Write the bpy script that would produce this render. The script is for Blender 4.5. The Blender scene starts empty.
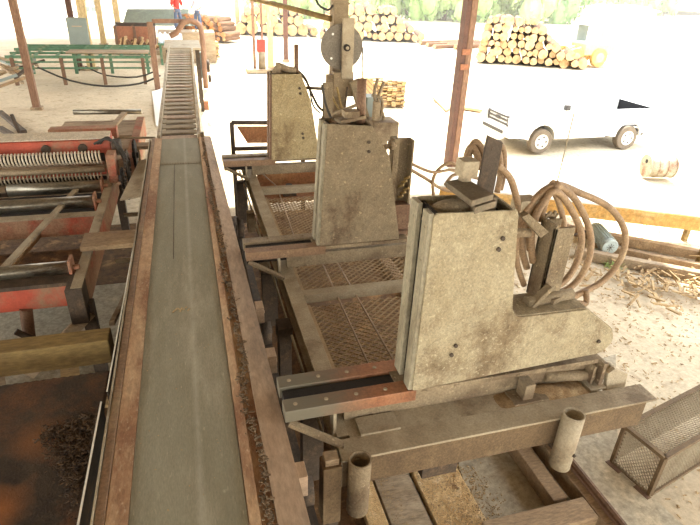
import bpy, bmesh, math, random
from mathutils import Vector, Matrix
R = math.radians
random.seed(7)
S = bpy.context.scene
COL = S.collection

# ------------------------------------------------------------------ camera, world, sun, exposure
CAMH = 4.0
MR = [[0.9615672611821791, -0.2721813768873893, 0.03613418251090129],
      [-0.09549825413077043, -0.45492117333003596, -0.8853964137684307],
      [0.25742661969582903, 0.8479174630420748, -0.4634301579960789]]
FPX = 540.0
cd = bpy.data.cameras.new('camera'); cam = bpy.data.objects.new('camera', cd); COL.objects.link(cam)
cd.sensor_width = 36.0; cd.lens = FPX/700*36; cd.clip_end = 600
m = Matrix.Identity(4)
for i in range(3):
    m[i][0] = MR[0][i]; m[i][1] = -MR[1][i]; m[i][2] = -MR[2][i]
m[2][3] = CAMH
cam.matrix_world = m
S.camera = cam

def at(u, v, **k):
    """world point seen at photo pixel (u, v) on the plane x=, y= or z="""
    a, b = (u-350)/FPX, (v-262.5)/FPX
    d = [MR[0][i]*a + MR[1][i]*b + MR[2][i] for i in range(3)]
    c = (0, 0, CAMH)
    (ax, val), = k.items(); i = 'xyz'.index(ax)
    t = (val-c[i])/d[i]
    return Vector([c[j]+t*d[j] for j in range(3)])

w = bpy.data.worlds.new('world'); S.world = w; w.use_nodes = True
wn = w.node_tree; bg = wn.nodes['Background']
sky_c = wn.nodes.new('ShaderNodeTexCoord'); sky_s = wn.nodes.new('ShaderNodeSeparateXYZ')
sky_r = wn.nodes.new('ShaderNodeValToRGB')
wn.links.new(sky_c.outputs['Generated'], sky_s.inputs[0]); wn.links.new(sky_s.outputs['Z'], sky_r.inputs[0])
sky_r.color_ramp.elements[0].position = 0.0; sky_r.color_ramp.elements[0].color = (1.0, 0.95, 0.84, 1)
sky_r.color_ramp.elements[1].position = 0.9; sky_r.color_ramp.elements[1].color = (0.80, 0.88, 1.0, 1)
wn.links.new(sky_r.outputs[0], bg.inputs[0]); bg.inputs[1].default_value = 2.2

sl = bpy.data.lights.new('sun', 'SUN'); so = bpy.data.objects.new('sun', sl); COL.objects.link(so)
sl.energy = 7.0; sl.angle = R(1.2); sl.color = (1.0, 0.93, 0.80)
sdir = Vector((0.10, 0.62, 0.95)).normalized()            # towards the sun
so.rotation_euler = sdir.to_track_quat('Z', 'Y').to_euler(); so.location = (0, 20, 30)

S.view_settings.view_transform = 'Standard'; S.view_settings.look = 'None'
S.view_settings.gamma = 1.0; S.view_settings.use_curve_mapping = False
S.view_settings.exposure = 1.45

# ------------------------------------------------------------------ materials
def srgb(r, g, b):
    f = lambda c: (c/255/12.92) if c/255 <= .04045 else ((c/255+.055)/1.055)**2.4
    return (f(r), f(g), f(b), 1)

def mat(name, c1, c2=None, c3=None, scale=6, rough=.75, metal=0, bump=.3, bscale=None, stretch=None,
        c3amt=.35, speck=None, speckamt=.12, spscale=60, detail=6, grain=.34, xgrad=None):
    m = bpy.data.materials.new(name); m.use_nodes = True
    nt = m.node_tree; N = nt.nodes; L = nt.links
    b = N['Principled BSDF']; b.inputs['Roughness'].default_value = rough; b.inputs['Metallic'].default_value = metal
    c2 = c2 or c1
    tc = N.new('ShaderNodeTexCoord'); mp = N.new('ShaderNodeMapping')
    L.new(tc.outputs['Object'], mp.inputs[0])
    if stretch: mp.inputs['Scale'].default_value = stretch
    def noise(sc, det=detail, ro=.6):
        n = N.new('ShaderNodeTexNoise'); n.inputs['Scale'].default_value = sc
        n.inputs['Detail'].default_value = det; n.inputs['Roughness'].default_value = ro
        L.new(mp.outputs[0], n.inputs['Vector']); return n
    def ramp(src, a, bb):
        r = N.new('ShaderNodeMapRange'); r.inputs[1].default_value = a; r.inputs[2].default_value = bb
        L.new(src, r.inputs[0]); return r.outputs[0]
    def mix(f, A, B):
        x = N.new('ShaderNodeMix'); x.data_type = 'RGBA'; L.new(f, x.inputs[0])
        if isinstance(A, tuple): x.inputs[6].default_value = A
        else: L.new(A, x.inputs[6])
        if isinstance(B, tuple): x.inputs[7].default_value = B
        else: L.new(B, x.inputs[7])
        return x.outputs[2]
    n1 = noise(scale)
    col = mix(ramp(n1.outputs['Fac'], .35, .65), c1, c2)
    if c3:
        n2 = noise(scale*.37, 8, .7)
        col = mix(ramp(n2.outputs['Fac'], .72-c3amt*.5, .80-c3amt*.4), col, c3)
    if speck:
        n3 = noise(spscale, 2, .5)
        r3 = ramp(n3.outputs['Fac'], .76-speckamt, .86-speckamt)
        q = N.new('ShaderNodeMath'); q.operation = 'MULTIPLY'; q.inputs[1].default_value = .5; L.new(r3, q.inputs[0])
        col = mix(q.outputs[0], col, speck)
    if bump:
        n4 = noise(bscale or scale*9, 8, .75); n5 = noise(scale*2.3, 5, .7)
        mu = N.new('ShaderNodeMath'); mu.operation = 'MULTIPLY_ADD'; mu.inputs[1].default_value = .35; L.new(n5.outputs['Fac'], mu.inputs[0]); L.new(n4.outputs['Fac'], mu.inputs[2])
        g4 = N.new('ShaderNodeMapRange'); g4.inputs[1].default_value = .50; g4.inputs[2].default_value = .85; g4.inputs[3].default_value = 1-grain; g4.inputs[4].default_value = 1+grain
        L.new(mu.outputs[0], g4.inputs[0])
        vm = N.new('ShaderNodeVectorMath'); vm.operation = 'SCALE'; L.new(g4.outputs[0], vm.inputs['Scale'])
        if isinstance(col, tuple): vm.inputs[0].default_value = col[:3]
        else: L.new(col, vm.inputs[0])
        col = vm.outputs[0]
    if xgrad:
        sx = N.new('ShaderNodeSeparateXYZ'); L.new(tc.outputs['Object'], sx.inputs[0])
        ad = N.new('ShaderNodeMath'); ad.operation = 'MULTIPLY_ADD'; ad.inputs[1].default_value = .5; L.new(n1.outputs['Fac'], ad.inputs[0]); L.new(sx.outputs['X'], ad.inputs[2])
        col = mix(ramp(ad.outputs[0], xgrad[0], xgrad[1]), xgrad[2], col)
    L.new(col, b.inputs['Base Color'])
    if bump:
        nb = noise(bscale or scale*6, 4)
        bp = N.new('ShaderNodeBump'); bp.inputs['Strength'].default_value = bump; bp.inputs['Distance'].default_value = .01
        L.new(nb.outputs['Fac'], bp.inputs['Height']); L.new(bp.outputs[0], b.inputs['Normal'])
    return m

M = {}
M['belt'] = mat('belt_rubber', srgb(150,146,126), srgb(137,133,112), srgb(168,161,140), scale=2.2, rough=.85, bump=.4, bscale=90, stretch=(1.6,.35,1), speck=srgb(192,182,156), speckamt=.09, spscale=40, grain=.18)
M['trough_rust'] = mat('rusty_trough', srgb(172,138,104), srgb(190,162,128), srgb(138,100,72), scale=5, rough=.85, bump=.5, bscale=50, stretch=(1,.35,1), c3amt=.5, speck=srgb(200,178,146), speckamt=.14, grain=.25)
M['trough_pink'] = mat('dusty_flange', srgb(182,160,136), srgb(168,144,120), srgb(142,124,106), scale=4, rough=.7, bump=.3, bscale=40, stretch=(1,.3,1), c3amt=.45, grain=.25)
M['dark_steel'] = mat('dark_oily_steel', srgb(80,66,52), srgb(58,48,38), srgb(104,84,62), scale=8, rough=.75)
M['grey_oily'] = mat('grey_brown_worn_steel', srgb(104,92,72), srgb(86,74,56), srgb(124,108,84), scale=6, rough=.7)
M['web_brown'] = mat('brown_dusty_steel_and_shade', srgb(112,92,66), srgb(94,76,54), srgb(132,112,82), scale=3, rough=.85, bump=.4, bscale=60)  # brown steel; on the beam web its darkness is painted shade
M['black'] = mat('near_black_and_shade_fill', srgb(38,32,27), srgb(26,22,19), srgb(60,48,36), scale=8, rough=.8)  # near black of some parts; also fills slots and gaps as shade
M['dust_steel'] = mat('sawdust_coated_steel', srgb(146,130,104), srgb(124,108,84), srgb(98,80,60), scale=4, rough=.85, bump=.6, bscale=60, speck=srgb(180,162,130), speckamt=.15, spscale=24, c3amt=.45, grain=.3)
M['dust_light'] = mat('pale_dusty_steel', srgb(170,158,134), srgb(150,136,112), srgb(122,106,84), scale=4, rough=.8, bump=.4, bscale=70, grain=.25)
M['knee'] = mat('dusty_olive_plate', srgb(162,151,124), srgb(148,135,107), srgb(116,99,74), scale=4, rough=.85, bump=.8, bscale=70, speck=srgb(190,180,152), speckamt=.15, spscale=60, grain=.3, c3amt=.42)
M['face_grey'] = mat('grey_ground_steel_bar', srgb(148,140,118), srgb(130,122,100), srgb(106,94,74), scale=5, rough=.6, bump=.3, bscale=50, stretch=(1,1,.4))
M['knee_mid'] = mat('brown_dusty_plate', srgb(134,120,96), srgb(118,103,80), srgb(96,78,58), scale=4, rough=.85, bump=.8, bscale=70, speck=srgb(190,170,132), speckamt=.12, spscale=30, grain=.34)
M['knee_far'] = mat('ochre_dusty_plate', srgb(160,145,110), srgb(142,125,90), srgb(114,94,66), scale=4, rough=.85, bump=.8, bscale=60, speck=srgb(194,180,144), speckamt=.14, spscale=26, grain=.34)
M['wear'] = mat('worn_brown_bar', srgb(140,88,60), srgb(154,108,78), srgb(108,80,58), scale=5, rough=.5, metal=.2, bump=.2, bscale=50, xgrad=(.0,.45,srgb(114,108,92)))
M['brown_dust'] = mat('brown_dusty_bar', srgb(136,108,82), srgb(120,94,70), srgb(152,130,100), scale=4, rough=.6, bump=.2, bscale=50)
M['white_lit'] = mat('whitish_lit_tone', srgb(214,204,184), srgb(198,186,162), scale=6, rough=.9, bump=.4)  # light on hood top, rear sheet and spring wire, put into colour
M['wear_grey'] = mat('worn_grey_bar', srgb(142,126,100), srgb(122,104,80), srgb(92,76,58), scale=4, rough=.6, metal=.2, bump=.2, bscale=50)
M['brown_box'] = mat('brown_painted_steel', srgb(118,90,68), srgb(102,76,58), srgb(138,112,86), scale=6, rough=.7)
M['hose'] = mat('dusty_brown_hose', srgb(150,124,94), srgb(130,106,80), srgb(172,150,116), scale=9, rough=.7, bump=.2)
M['grate'] = mat('rusty_expanded_metal', srgb(150,126,94), srgb(168,146,112), srgb(116,90,64), scale=9, rough=.8, grain=.2)
M['under'] = mat('litter_with_painted_shade', srgb(120,88,54), srgb(84,62,40), srgb(160,124,80), scale=9, rough=.95, bump=1.0)  # litter brown, darkened to carry the deep shade under the machines
M['red'] = mat('faded_red_paint', srgb(186,84,60), srgb(168,74,52), srgb(146,112,86), scale=4, rough=.6, bump=.3, bscale=40, c3amt=.4, grain=.15)
M['red_dull'] = mat('dusty_red_paint', srgb(150,104,80), srgb(162,128,100), srgb(170,84,62), scale=4, rough=.75, bump=.3, bscale=40, c3amt=.4)
M['roller'] = mat('polished_roller_steel', srgb(150,146,132), srgb(128,122,108), srgb(92,84,72), scale=10, rough=.32, metal=.75, bump=.15, stretch=(.4,1,1))
M['yellow_dull'] = mat('faded_olive_yellow_paint', srgb(142,120,72), srgb(122,100,60), srgb(98,76,50), scale=4, rough=.8, bump=.4, stretch=(.3,1,1))
M['yellow'] = mat('faded_yellow_paint', srgb(206,164,92), srgb(186,142,78), srgb(216,188,134), scale=2, rough=.75, bump=.3)
M['green'] = mat('green_paint', srgb(72,108,82), srgb(86,120,92), srgb(128,130,100), scale=4, rough=.7)
M['cab_grey'] = mat('grey_blue_enamel', srgb(132,142,136), srgb(122,132,128), scale=2, rough=.6, bump=0)
M['post_brown'] = mat('brown_post_paint', srgb(128,96,74), srgb(112,82,62), srgb(146,114,88), scale=4, rough=.7, stretch=(1,1,.3))
M['post_dark'] = mat('dark_brown_post_paint', srgb(98,66,52), srgb(82,56,46), scale=4, rough=.7)
M['wood'] = mat('sawn_pale_wood', srgb(196,168,122), srgb(178,146,100), srgb(210,188,146), scale=4, rough=.85, stretch=(.3,1,1), bump=.4)
M['wood_grey'] = mat('weathered_wood', srgb(168,150,124), srgb(146,126,100), srgb(120,98,74), scale=6, rough=.9, stretch=(.3,1,1), bump=.6)
M['wood_brown'] = mat('brown_board', srgb(152,128,98), srgb(132,108,80), srgb(172,148,114), scale=5, rough=.85, stretch=(.4,1.5,1), bump=.4)
M['timber_post'] = mat('timber_post_wood', srgb(190,168,124), srgb(172,148,106), srgb(206,186,146), scale=4, rough=.85, stretch=(1,1,.2))
M['bark'] = mat('log_bark', srgb(112,80,54), srgb(90,64,44), srgb(140,108,78), scale=3, rough=.95, bump=1)
M['log_end'] = mat('fresh_log_end', srgb(196,168,122), srgb(176,142,98), srgb(160,118,76), scale=1.5, rough=.9, bump=.2)
M['log_end_orange'] = mat('orange_log_end', srgb(206,142,88), srgb(188,120,72), srgb(222,176,124), scale=3, rough=.9)
M['ground'] = mat('sawdust_covered_earth', srgb(206,192,164), srgb(190,174,146), srgb(170,150,120), scale=.45, rough=.95, bump=.9, bscale=14, speck=srgb(150,128,100), speckamt=.16, spscale=5, detail=9, grain=.2)
M['concrete'] = mat('dusty_concrete', srgb(176,166,144), srgb(164,153,130), srgb(190,176,148), scale=2.5, rough=.9, bump=.2)
M['sawdust'] = mat('fresh_sawdust', srgb(214,184,134), srgb(196,160,110), srgb(228,204,160), scale=20, rough=.95, bump=1, bscale=90)
M['mound'] = mat('damp_sawdust', srgb(150,124,88), srgb(122,96,64), srgb(170,148,112), scale=14, rough=.95, bump=1.0)
M['sheet'] = mat('rust_stained_sheet', srgb(74,62,48), srgb(52,42,32), srgb(112,74,44), scale=1.8, rough=.8, bump=.5, bscale=60, c3amt=.5, detail=4)
M['bark_bits'] = mat('bark_debris', srgb(92,76,58), srgb(136,116,90), srgb(60,48,36), scale=40, rough=.95)
M['bark_dark'] = mat('dark_bark_debris', srgb(66,52,38), srgb(92,72,50), srgb(44,34,26), scale=30, rough=.95)
M['chips'] = mat('pale_wood_chips', srgb(190,166,126), srgb(168,140,100), srgb(136,108,78), scale=14, rough=.95)
M['white_paint'] = mat('white_car_paint', srgb(240,240,236), srgb(236,236,230), scale=1, rough=.35, bump=0)
M['tyre'] = mat('dusty_tyre', srgb(120,108,92), srgb(102,92,80), scale=8, rough=.95)
M['rim'] = mat('silver_wheel', srgb(210,208,200), scale=2, rough=.4, metal=.3, bump=0)
M['plastic'] = mat('dark_trim_plastic', srgb(62,60,60), scale=2, rough=.6, bump=0)
M['bed_shade'] = mat('tailgate_shade_black', srgb(24,24,26), scale=2, rough=.9, bump=0)
M['lamp'] = mat('clear_headlamp', srgb(226,228,226), scale=2, rough=.2, bump=0)
M['glassy'] = mat('glass_with_painted_reflection', srgb(196,204,204), scale=2, rough=.15, bump=0)  # opaque; bright reflections are put into its pale colour
M['machine_yellow'] = mat('loader_yellow', srgb(216,192,136), srgb(204,178,120), scale=2, rough=.6)
M['motor'] = mat('pale_grey_blue_enamel', srgb(176,188,184), srgb(162,174,170), srgb(196,190,166), scale=6, rough=.6, bump=.1)
M['disc'] = mat('grey_disc_steel', srgb(122,114,100), srgb(108,100,88), scale=4, rough=.6, metal=.2)
M['trunk'] = mat('tree_bark', srgb(120,100,78), srgb(98,80,62), scale=6, rough=.95)
M['leaf'] = mat('green_leaves', srgb(150,178,108), srgb(132,162,92), srgb(176,196,130), scale=.8, rough=.9, bump=0)
M['leaf2'] = mat('pale_green_leaves', srgb(170,190,126), srgb(152,176,108), srgb(190,204,148), scale=.8, rough=.9, bump=0)
M['leaf3'] = mat('dark_green_leaves', srgb(124,158,98), srgb(108,142,84), srgb(148,176,118), scale=.8, rough=.9, bump=0)
M['grass'] = mat('dry_grass', srgb(206,200,140), srgb(190,190,128), srgb(222,212,160), scale=.2, rough=.95)
M['roofing'] = mat('rusty_roof_sheets', srgb(128,112,92), srgb(108,92,74), srgb(140,120,94), scale=2, rough=.8)
M['cloth_red'] = mat('red_shirt_cloth', srgb(206,66,60), srgb(190,56,52), scale=12, rough=.9)
M['cloth_white'] = mat('pale_blue_shirt_cloth', srgb(214,220,232), srgb(198,206,222), scale=12, rough=.9)
M['denim'] = mat('denim_cloth', srgb(96,108,132), srgb(82,94,118), scale=12, rough=.9)
M['skin'] = mat('skin', srgb(196,148,118), srgb(186,138,108), scale=6, rough=.6, bump=0)
M['hair'] = mat('dark_hair', srgb(62,46,36), scale=6, rough=.8)
M['fuel_red'] = mat('red_enamel', srgb(212,52,38), srgb(196,46,34), scale=4, rough=.5)
M['cable'] = mat('dark_cable', srgb(60,56,50), scale=6, rough=.8, bump=0)
M['white_card'] = mat('white_board', srgb(240,238,230), scale=2, rough=.9, bump=0)
M['rust_plate'] = mat('orange_rust_plate', srgb(150,104,66), srgb(132,86,54), srgb(176,136,92), scale=4, rough=.85)
M['bin_rust'] = mat('rust_red_panel', srgb(160,108,78), srgb(144,94,68), srgb(178,134,98), scale=3, rough=.8)
M['slab_green'] = mat('grey_green_sheet', srgb(112,120,104), srgb(100,108,94), scale=2, rough=.8)
M['jug'] = mat('white_plastic', srgb(232,236,240), srgb(206,216,230), scale=3, rough=.5)

def add_streak(m, x0, wd, c):
    nt = m.node_tree; N = nt.nodes; L = nt.links; b = N['Principled BSDF']; src = b.inputs['Base Color'].links[0].from_socket
    tc = N.new('ShaderNodeTexCoord'); sx = N.new('ShaderNodeSeparateXYZ'); L.new(tc.outputs['Object'], sx.inputs[0])
    n = N.new('ShaderNodeTexNoise'); n.inputs['Scale'].default_value = 9; n.inputs['Detail'].default_value = 6; L.new(tc.outputs['Object'], n.inputs['Vector'])
    a = N.new('ShaderNodeMath'); a.operation = 'SUBTRACT'; L.new(sx.outputs['X'], a.inputs[0]); a.inputs[1].default_value = x0
    c_ = N.new('ShaderNodeMath'); c_.operation = 'ABSOLUTE'; L.new(a.outputs[0], c_.inputs[0])
    r = N.new('ShaderNodeMapRange'); r.inputs[1].default_value = 0; r.inputs[2].default_value = wd; r.inputs[3].default_value = .6; r.inputs[4].default_value = 0; L.new(c_.outputs[0], r.inputs[0])
    k = N.new('ShaderNodeMath'); k.operation = 'MULTIPLY'; L.new(r.outputs[0], k.inputs[0]); L.new(n.outputs['Fac'], k.inputs[1])
    x = N.new('ShaderNodeMix'); x.data_type = 'RGBA'; L.new(k.outputs[0], x.inputs[0]); L.new(src, x.inputs[6]); x.inputs[7].default_value = c
    L.new(x.outputs[2], b.inputs['Base Color'])
def add_blob(m, cx, cy, rx, ry, ang, c, amt=.9):
    nt = m.node_tree; N = nt.nodes; L = nt.links; b = N['Principled BSDF']; src = b.inputs['Base Color'].links[0].from_socket
    tc = N.new('ShaderNodeTexCoord'); n = N.new('ShaderNodeTexNoise'); n.inputs['Scale'].default_value = 3.5; n.inputs['Detail'].default_value = 6
    L.new(tc.outputs['Object'], n.inputs['Vector'])
    mp = N.new('ShaderNodeMapping'); mp.vector_type = 'TEXTURE'; mp.inputs['Location'].default_value = (cx, cy, 0); mp.inputs['Rotation'].default_value = (0,0,ang); mp.inputs['Scale'].default_value = (rx, ry, 10)
    L.new(tc.outputs['Object'], mp.inputs[0]); ln = N.new('ShaderNodeVectorMath'); ln.operation = 'LENGTH'; L.new(mp.outputs[0], ln.inputs[0])
    a = N.new('ShaderNodeMath'); a.operation = 'ADD'; L.new(ln.outputs['Value'], a.inputs[0]); L.new(n.outputs['Fac'], a.inputs[1])
    r = N.new('ShaderNodeMapRange'); r.inputs[1].default_value = .75; r.inputs[2].default_value = 1.5; r.inputs[3].default_value = amt; r.inputs[4].default_value = 0; L.new(a.outputs[0], r.inputs[0])
    x = N.new('ShaderNodeMix'); x.data_type = 'RGBA'; L.new(r.outputs[0], x.inputs[0]); L.new(src, x.inputs[6]); x.inputs[7].default_value = c
    L.new(x.outputs[2], b.inputs['Base Color'])
add_blob(M['sheet'], .42, .10, .45, .30, .5, srgb(168,104,50))
add_blob(M['sheet'], .80, .75, .30, .22, 0, srgb(140,92,52), .7)
add_streak(M['belt'], .065, .03, srgb(196,188,170))

# ------------------------------------------------------------------ builders
WLOC = {}
class MB:
    def __init__(s): s.bm = bmesh.new()
    def box(s, x0, x1, y0, y1, z0, z1):
        v = [s.bm.verts.new(p) for p in ((x0,y0,z0),(x1,y0,z0),(x1,y1,z0),(x0,y1,z0),(x0,y0,z1),(x1,y0,z1),(x1,y1,z1),(x0,y1,z1))]
        for f in ((3,2,1,0),(4,5,6,7),(0,1,5,4),(1,2,6,5),(2,3,7,6),(3,0,4,7)): s.bm.faces.new([v[i] for i in f])
        return s
    def bar(s, a, b, w, h, up=(0,0,1)):
        a = Vector(a); b = Vector(b); d = (b-a).normalized(); up = Vector(up)
        sx = d.cross(up)
        if sx.length < 1e-3: sx = d.cross(Vector((0,1,0)))
        sx.normalize(); sz = sx.cross(d).normalized()
        v = []
        for p in (a, b):
            for i, j in ((-1,-1),(1,-1),(1,1),(-1,1)): v.append(s.bm.verts.new(p+sx*i*w/2+sz*j*h/2))
        for f in ((0,1,2,3),(7,6,5,4),(4,5,1,0),(5,6,2,1),(6,7,3,2),(7,4,0,3)): s.bm.faces.new([v[i] for i in f])
        return s
    def tube(s, pts, r, n=10, caps=True, smooth=3):
        P = [Vector(p) for p in pts]
        if smooth and len(P) > 2:
            Q = []
            for i in range(len(P)-1):
                p0 = P[max(i-1,0)]; p1 = P[i]; p2 = P[i+1]; p3 = P[min(i+2,len(P)-1)]
                for k in range(smooth):
                    t = k/smooth
                    Q.append(.5*((2*p1)+(p2-p0)*t+(2*p0-5*p1+4*p2-p3)*t*t+(3*p1-p0-3*p2+p3)*t**3))
            Q.append(P[-1]); P = Q
        rings = []; prev = None
        for i, p in enumerate(P):
            d = (P[min(i+1,len(P)-1)]-P[max(i-1,0)]).normalized()
            if prev is None:
                u = d.orthogonal().normalized()
            else:
                u = (prev-d*prev.dot(d)); u = u.normalized() if u.length > 1e-5 else d.orthogonal().normalized()
            prev = u; vv = d.cross(u)
            rr = r[i] if isinstance(r, (list, tuple)) and len(r) == len(P) else (r if not isinstance(r, (list, tuple)) else r[0])
            rings.append([s.bm.verts.new(p+(u*math.cos(2*math.pi*k/n)+vv*math.sin(2*math.pi*k/n))*rr) for k in range(n)])
        for a, b in zip(rings, rings[1:]):
            for k in range(n): f = s.bm.faces.new((a[k], a[(k+1)%n], b[(k+1)%n], b[k])); f.smooth = True
        if caps:
            s.bm.faces.new(list(reversed(rings[0]))); s.bm.faces.new(rings[-1])
        return s
    def cyl(s, a, b, r, n=20, r2=None):
        a = Vector(a); b = Vector(b)
        return s.tube([a, b], [r, r if r2 is None else r2], n=n, smooth=0)
    def pipe(s, a, b, r, t, n=24):
        a = Vector(a); b = Vector(b); d = (b-a).normalized(); u = d.orthogonal().normalized(); v = d.cross(u)
        R4 = []
        for p, rr in ((a,r),(b,r),(b,r-t),(a,r-t)):
            R4.append([s.bm.verts.new(p+(u*math.cos(2*math.pi*k/n)+v*math.sin(2*math.pi*k/n))*rr) for k in range(n)])
        for i in range(4):
            A, B = R4[i], R4[(i+1)%4]
            for k in range(n):
                f = s.bm.faces.new((A[k], A[(k+1)%n], B[(k+1)%n], B[k])); f.smooth = (i in (0,2))
        return s
    def prism(s, pts, vec):
        vec = Vector(vec); a = [s.bm.verts.new(Vector(p)) for p in pts]; b = [s.bm.verts.new(Vector(p)+vec) for p in pts]
        n = len(a); s.bm.faces.new(a); s.bm.faces.new(list(reversed(b)))
        for i in range(n): s.bm.faces.new((a[i], b[i], b[(i+1)%n], a[(i+1)%n]))
        return s
    def grid(s, fn, nu, nv, smooth=True):
        g = [[s.bm.verts.new(fn(i/nu, j/nv)) for j in range(nv+1)] for i in range(nu+1)]
        for i in range(nu):
            for j in range(nv):
                f = s.bm.faces.new((g[i][j], g[i+1][j], g[i+1][j+1], g[i][j+1])); f.smooth = smooth
        return s
    def build(s, name, m, parent=None, bevel=0, **tags):
        bm = s.bm; bm.normal_update()
        bmesh.ops.recalc_face_normals(bm, faces=bm.faces[:])
        xs = [v.co.copy() for v in bm.verts]
        c = Vector([(min(p[i] for p in xs)+max(p[i] for p in xs))/2 for i in range(3)])
        if parent is None: c.z = min(p.z for p in xs)
        for v in bm.verts: v.co -= c
        me = bpy.data.meshes.new(name); bm.to_mesh(me); bm.free()
        o = bpy.data.objects.new(name, me); COL.objects.link(o)
        me.materials.append(M[m] if isinstance(m, str) else m)
        WLOC[o.name] = c
        if parent is not None:
            o.parent = parent; o.location = c-WLOC[parent.name]
        else: o.location = c
        if bevel:
            b = o.modifiers.new('bevel', 'BEVEL'); b.width = bevel; b.segments = 2; b.limit_method = 'ANGLE'; b.angle_limit = R(40)
        tag(o, **tags)
        return o

def tag(o, label=None, cat=None, group=None, kind=None):
    if label: o['label'] = label
    if cat: o['category'] = cat
    if group: o['group'] = group
    if kind: o['kind'] = kind
    return o

def thing(name, loc, label, cat, group=None):
    o = bpy.data.objects.new(name, None); COL.objects.link(o); o.location = loc; o.empty_display_size = .2
    WLOC[o.name] = Vector(loc); return tag(o, label, cat, group)

def copy_tree(o, parent=None):
    c = o.copy(); COL.objects.link(c); c.parent = parent
    for ch in [x for x in o.children]: copy_tree(ch, c)
    return c

def struct(mb, name, m, **k): return mb.build(name, m, kind='structure', **k)

def bolt_row(mb, a, b, n, r, axis, h=.008):
    a = Vector(a); b = Vector(b); axis = Vector(axis)
    for i in range(n):
        p = a.lerp(b, i/(n-1) if n > 1 else .5); mb.cyl(p, p+axis*h, r, n=8)

# ------------------------------------------------------------------ setting
def gz(x, y):
    return .03*math.sin(x*.9+1)*math.cos(y*.7)+.02*math.sin(x*2.3+y*1.7)
def gfn(u, v):
    x = -110+230*u; y = -14+170*v
    return Vector((x, y, -.10+(.0 if y < 60 else (y-60)*.006)))
g = MB(); g.grid(gfn, 60, 60); struct(g, 'ground', 'ground')
def gn(u, v):
    x = -12+30*u; y = -4+30*v
    e = min(u, 1-u, v, 1-v)*12; e = min(1, e)
    return Vector((x, y, -.10+(.06+gz(x, y))*e))
g = MB(); g.grid(gn, 150, 150); struct(g, 'ground_yard', 'ground')

# concrete strip and boards under the carriage
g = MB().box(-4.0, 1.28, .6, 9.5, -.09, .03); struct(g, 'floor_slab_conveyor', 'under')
g = MB().box(-4.0, -1.0, 4.9, 7.3, .03, .045); struct(g, 'floor_patch', 'concrete')
g = MB().prism([at(459,466,z=.06), at(459,400,z=.06), at(700,340,z=.06)+Vector((-1.3,0,0)), at(618,466,z=.06), at(700,540,z=.06), at(489,560,z=.06)], (0,0,-.12))
struct(g, 'floor_slab_carriage', 'concrete')

# unseen roofs on the posts, outlines shaped so their shade covers the mill
g = MB().prism([(-14,-10,5.9),(7.6,-10,4.9),(7.6,13.5,4.9),(-14,13.5,5.9)], (0,0,.08)); struct(g, 'ceiling_main', 'roofing')
g = MB().prism([(-14,13.5,5.9),(.9,13.5,5.2),(.9,46,5.2),(-14,46,5.9)], (0,0,.08)); struct(g, 'ceiling_rear', 'roofing')  # carried back past the tables to shade the lean-to

# ------------------------------------------------------------------ belt conveyor
conv = thing('belt_conveyor', (-.15, 5, 0), 'long flat grey belt conveyor with rusty side flanges running down the middle', 'conveyor')
Y0, Y1 = .9, 9.55
g = MB()
def beltfn(u, v):
    x = -.505+.59*u; y = Y0+(Y1-Y0)*v
    return Vector((x, y, 1.50+.004*math.sin(u*math.pi)+.0015*math.sin(y*3+u*5)))
g.grid(beltfn, 10, 60)
g.prism([(-.505,Y0,1.499),(.085,Y0,1.499),(.085,Y0,1.485),(-.505,Y0,1.485)], (0,Y1-Y0,0))
g.build('belt', 'belt', conv)
g = MB(); g.bar((-.30,5.0,1.504),(-.30,8.1,1.5045),.006,.003); g.build('belt_seam', 'dark_steel', conv)
g = MB()
for i in range(26):
    x = -.49+.57*i/25; g.bar((x,8.08,1.508),(x+.004,8.16,1.508),.009,.006)
g.build('belt_lacing', 'dust_steel', conv, label='row of pale metal belt lacing clips')
g = MB(); g.box(-.52,.10,Y0,Y1,1.10,1.16); g.box(-.50,.08,Y0,Y1,1.42,1.47); g.build('slider_bed', 'dark_steel', conv)
g = MB().prism([(-.505,Y0,1.512),(-.615,Y0,1.525),(-.615,Y0,1.12),(-.52,Y0,1.12),(-.515,Y0,1.48)], (0,Y1-Y0,0)); g.build('side_flange', 'trough_rust', conv, bevel=.004, label='rust orange left side flange')
g = MB().prism([(-.618,Y0,1.53),(-.668,Y0,1.53),(-.668,Y0,1.12),(-.618,Y0,1.12)], (0,Y1-Y0,0)); g.build('side_channel', 'brown_dust', conv, bevel=.004, label='grey-brown outer channel left of the rust strip')
g = MB().prism([(-.668,Y0,1.54),(-.678,Y0,1.542),(-.678,Y0,1.08),(-.668,Y0,1.08)], (-.02,Y1-Y0,0)); g.build('edge_lip', 'dust_light', conv, label='pale thin outer lip')
def quadbar(name, m, xa0, xb0, xa1, xb1, z0, z1, zb, **k):
    g = MB()
    a = [(xa0,Y0,z0),(xb0,Y0,z1),(xb0,Y0,zb),(xa0,Y0,zb)]; b = [(xa1,Y1,z0),(xb1,Y1,z1),(xb1,Y1,zb),(xa1,Y1,zb)]
    va = [g.bm.verts.new(p) for p in a]; vb = [g.bm.verts.new(p) for p in b]
    g.bm.faces.new(va); g.bm.faces.new(vb[::-1])
    for i in range(4): g.bm.faces.new((va[i], vb[i], vb[(i+1)%4], va[(i+1)%4]))
    return g.build(name, m, conv, **k)
quadbar('side_flange', 'trough_rust', .09, .15, .09, .13, 1.515, 1.53, 1.12, label='rust brown strip beside the belt')
quadbar('debris_channel', 'trough_rust', .15, .235, .13, .18, 1.512, 1.512, 1.30)
quadbar('outer_flange', 'trough_pink', .235, .40, .18, .295, 1.535, 1.525, 1.36, label='wide pinkish grey right flange')
quadbar('outer_flange_web', 'black', .375, .39, .275, .29, 1.36, 1.36, 1.0)
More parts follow.
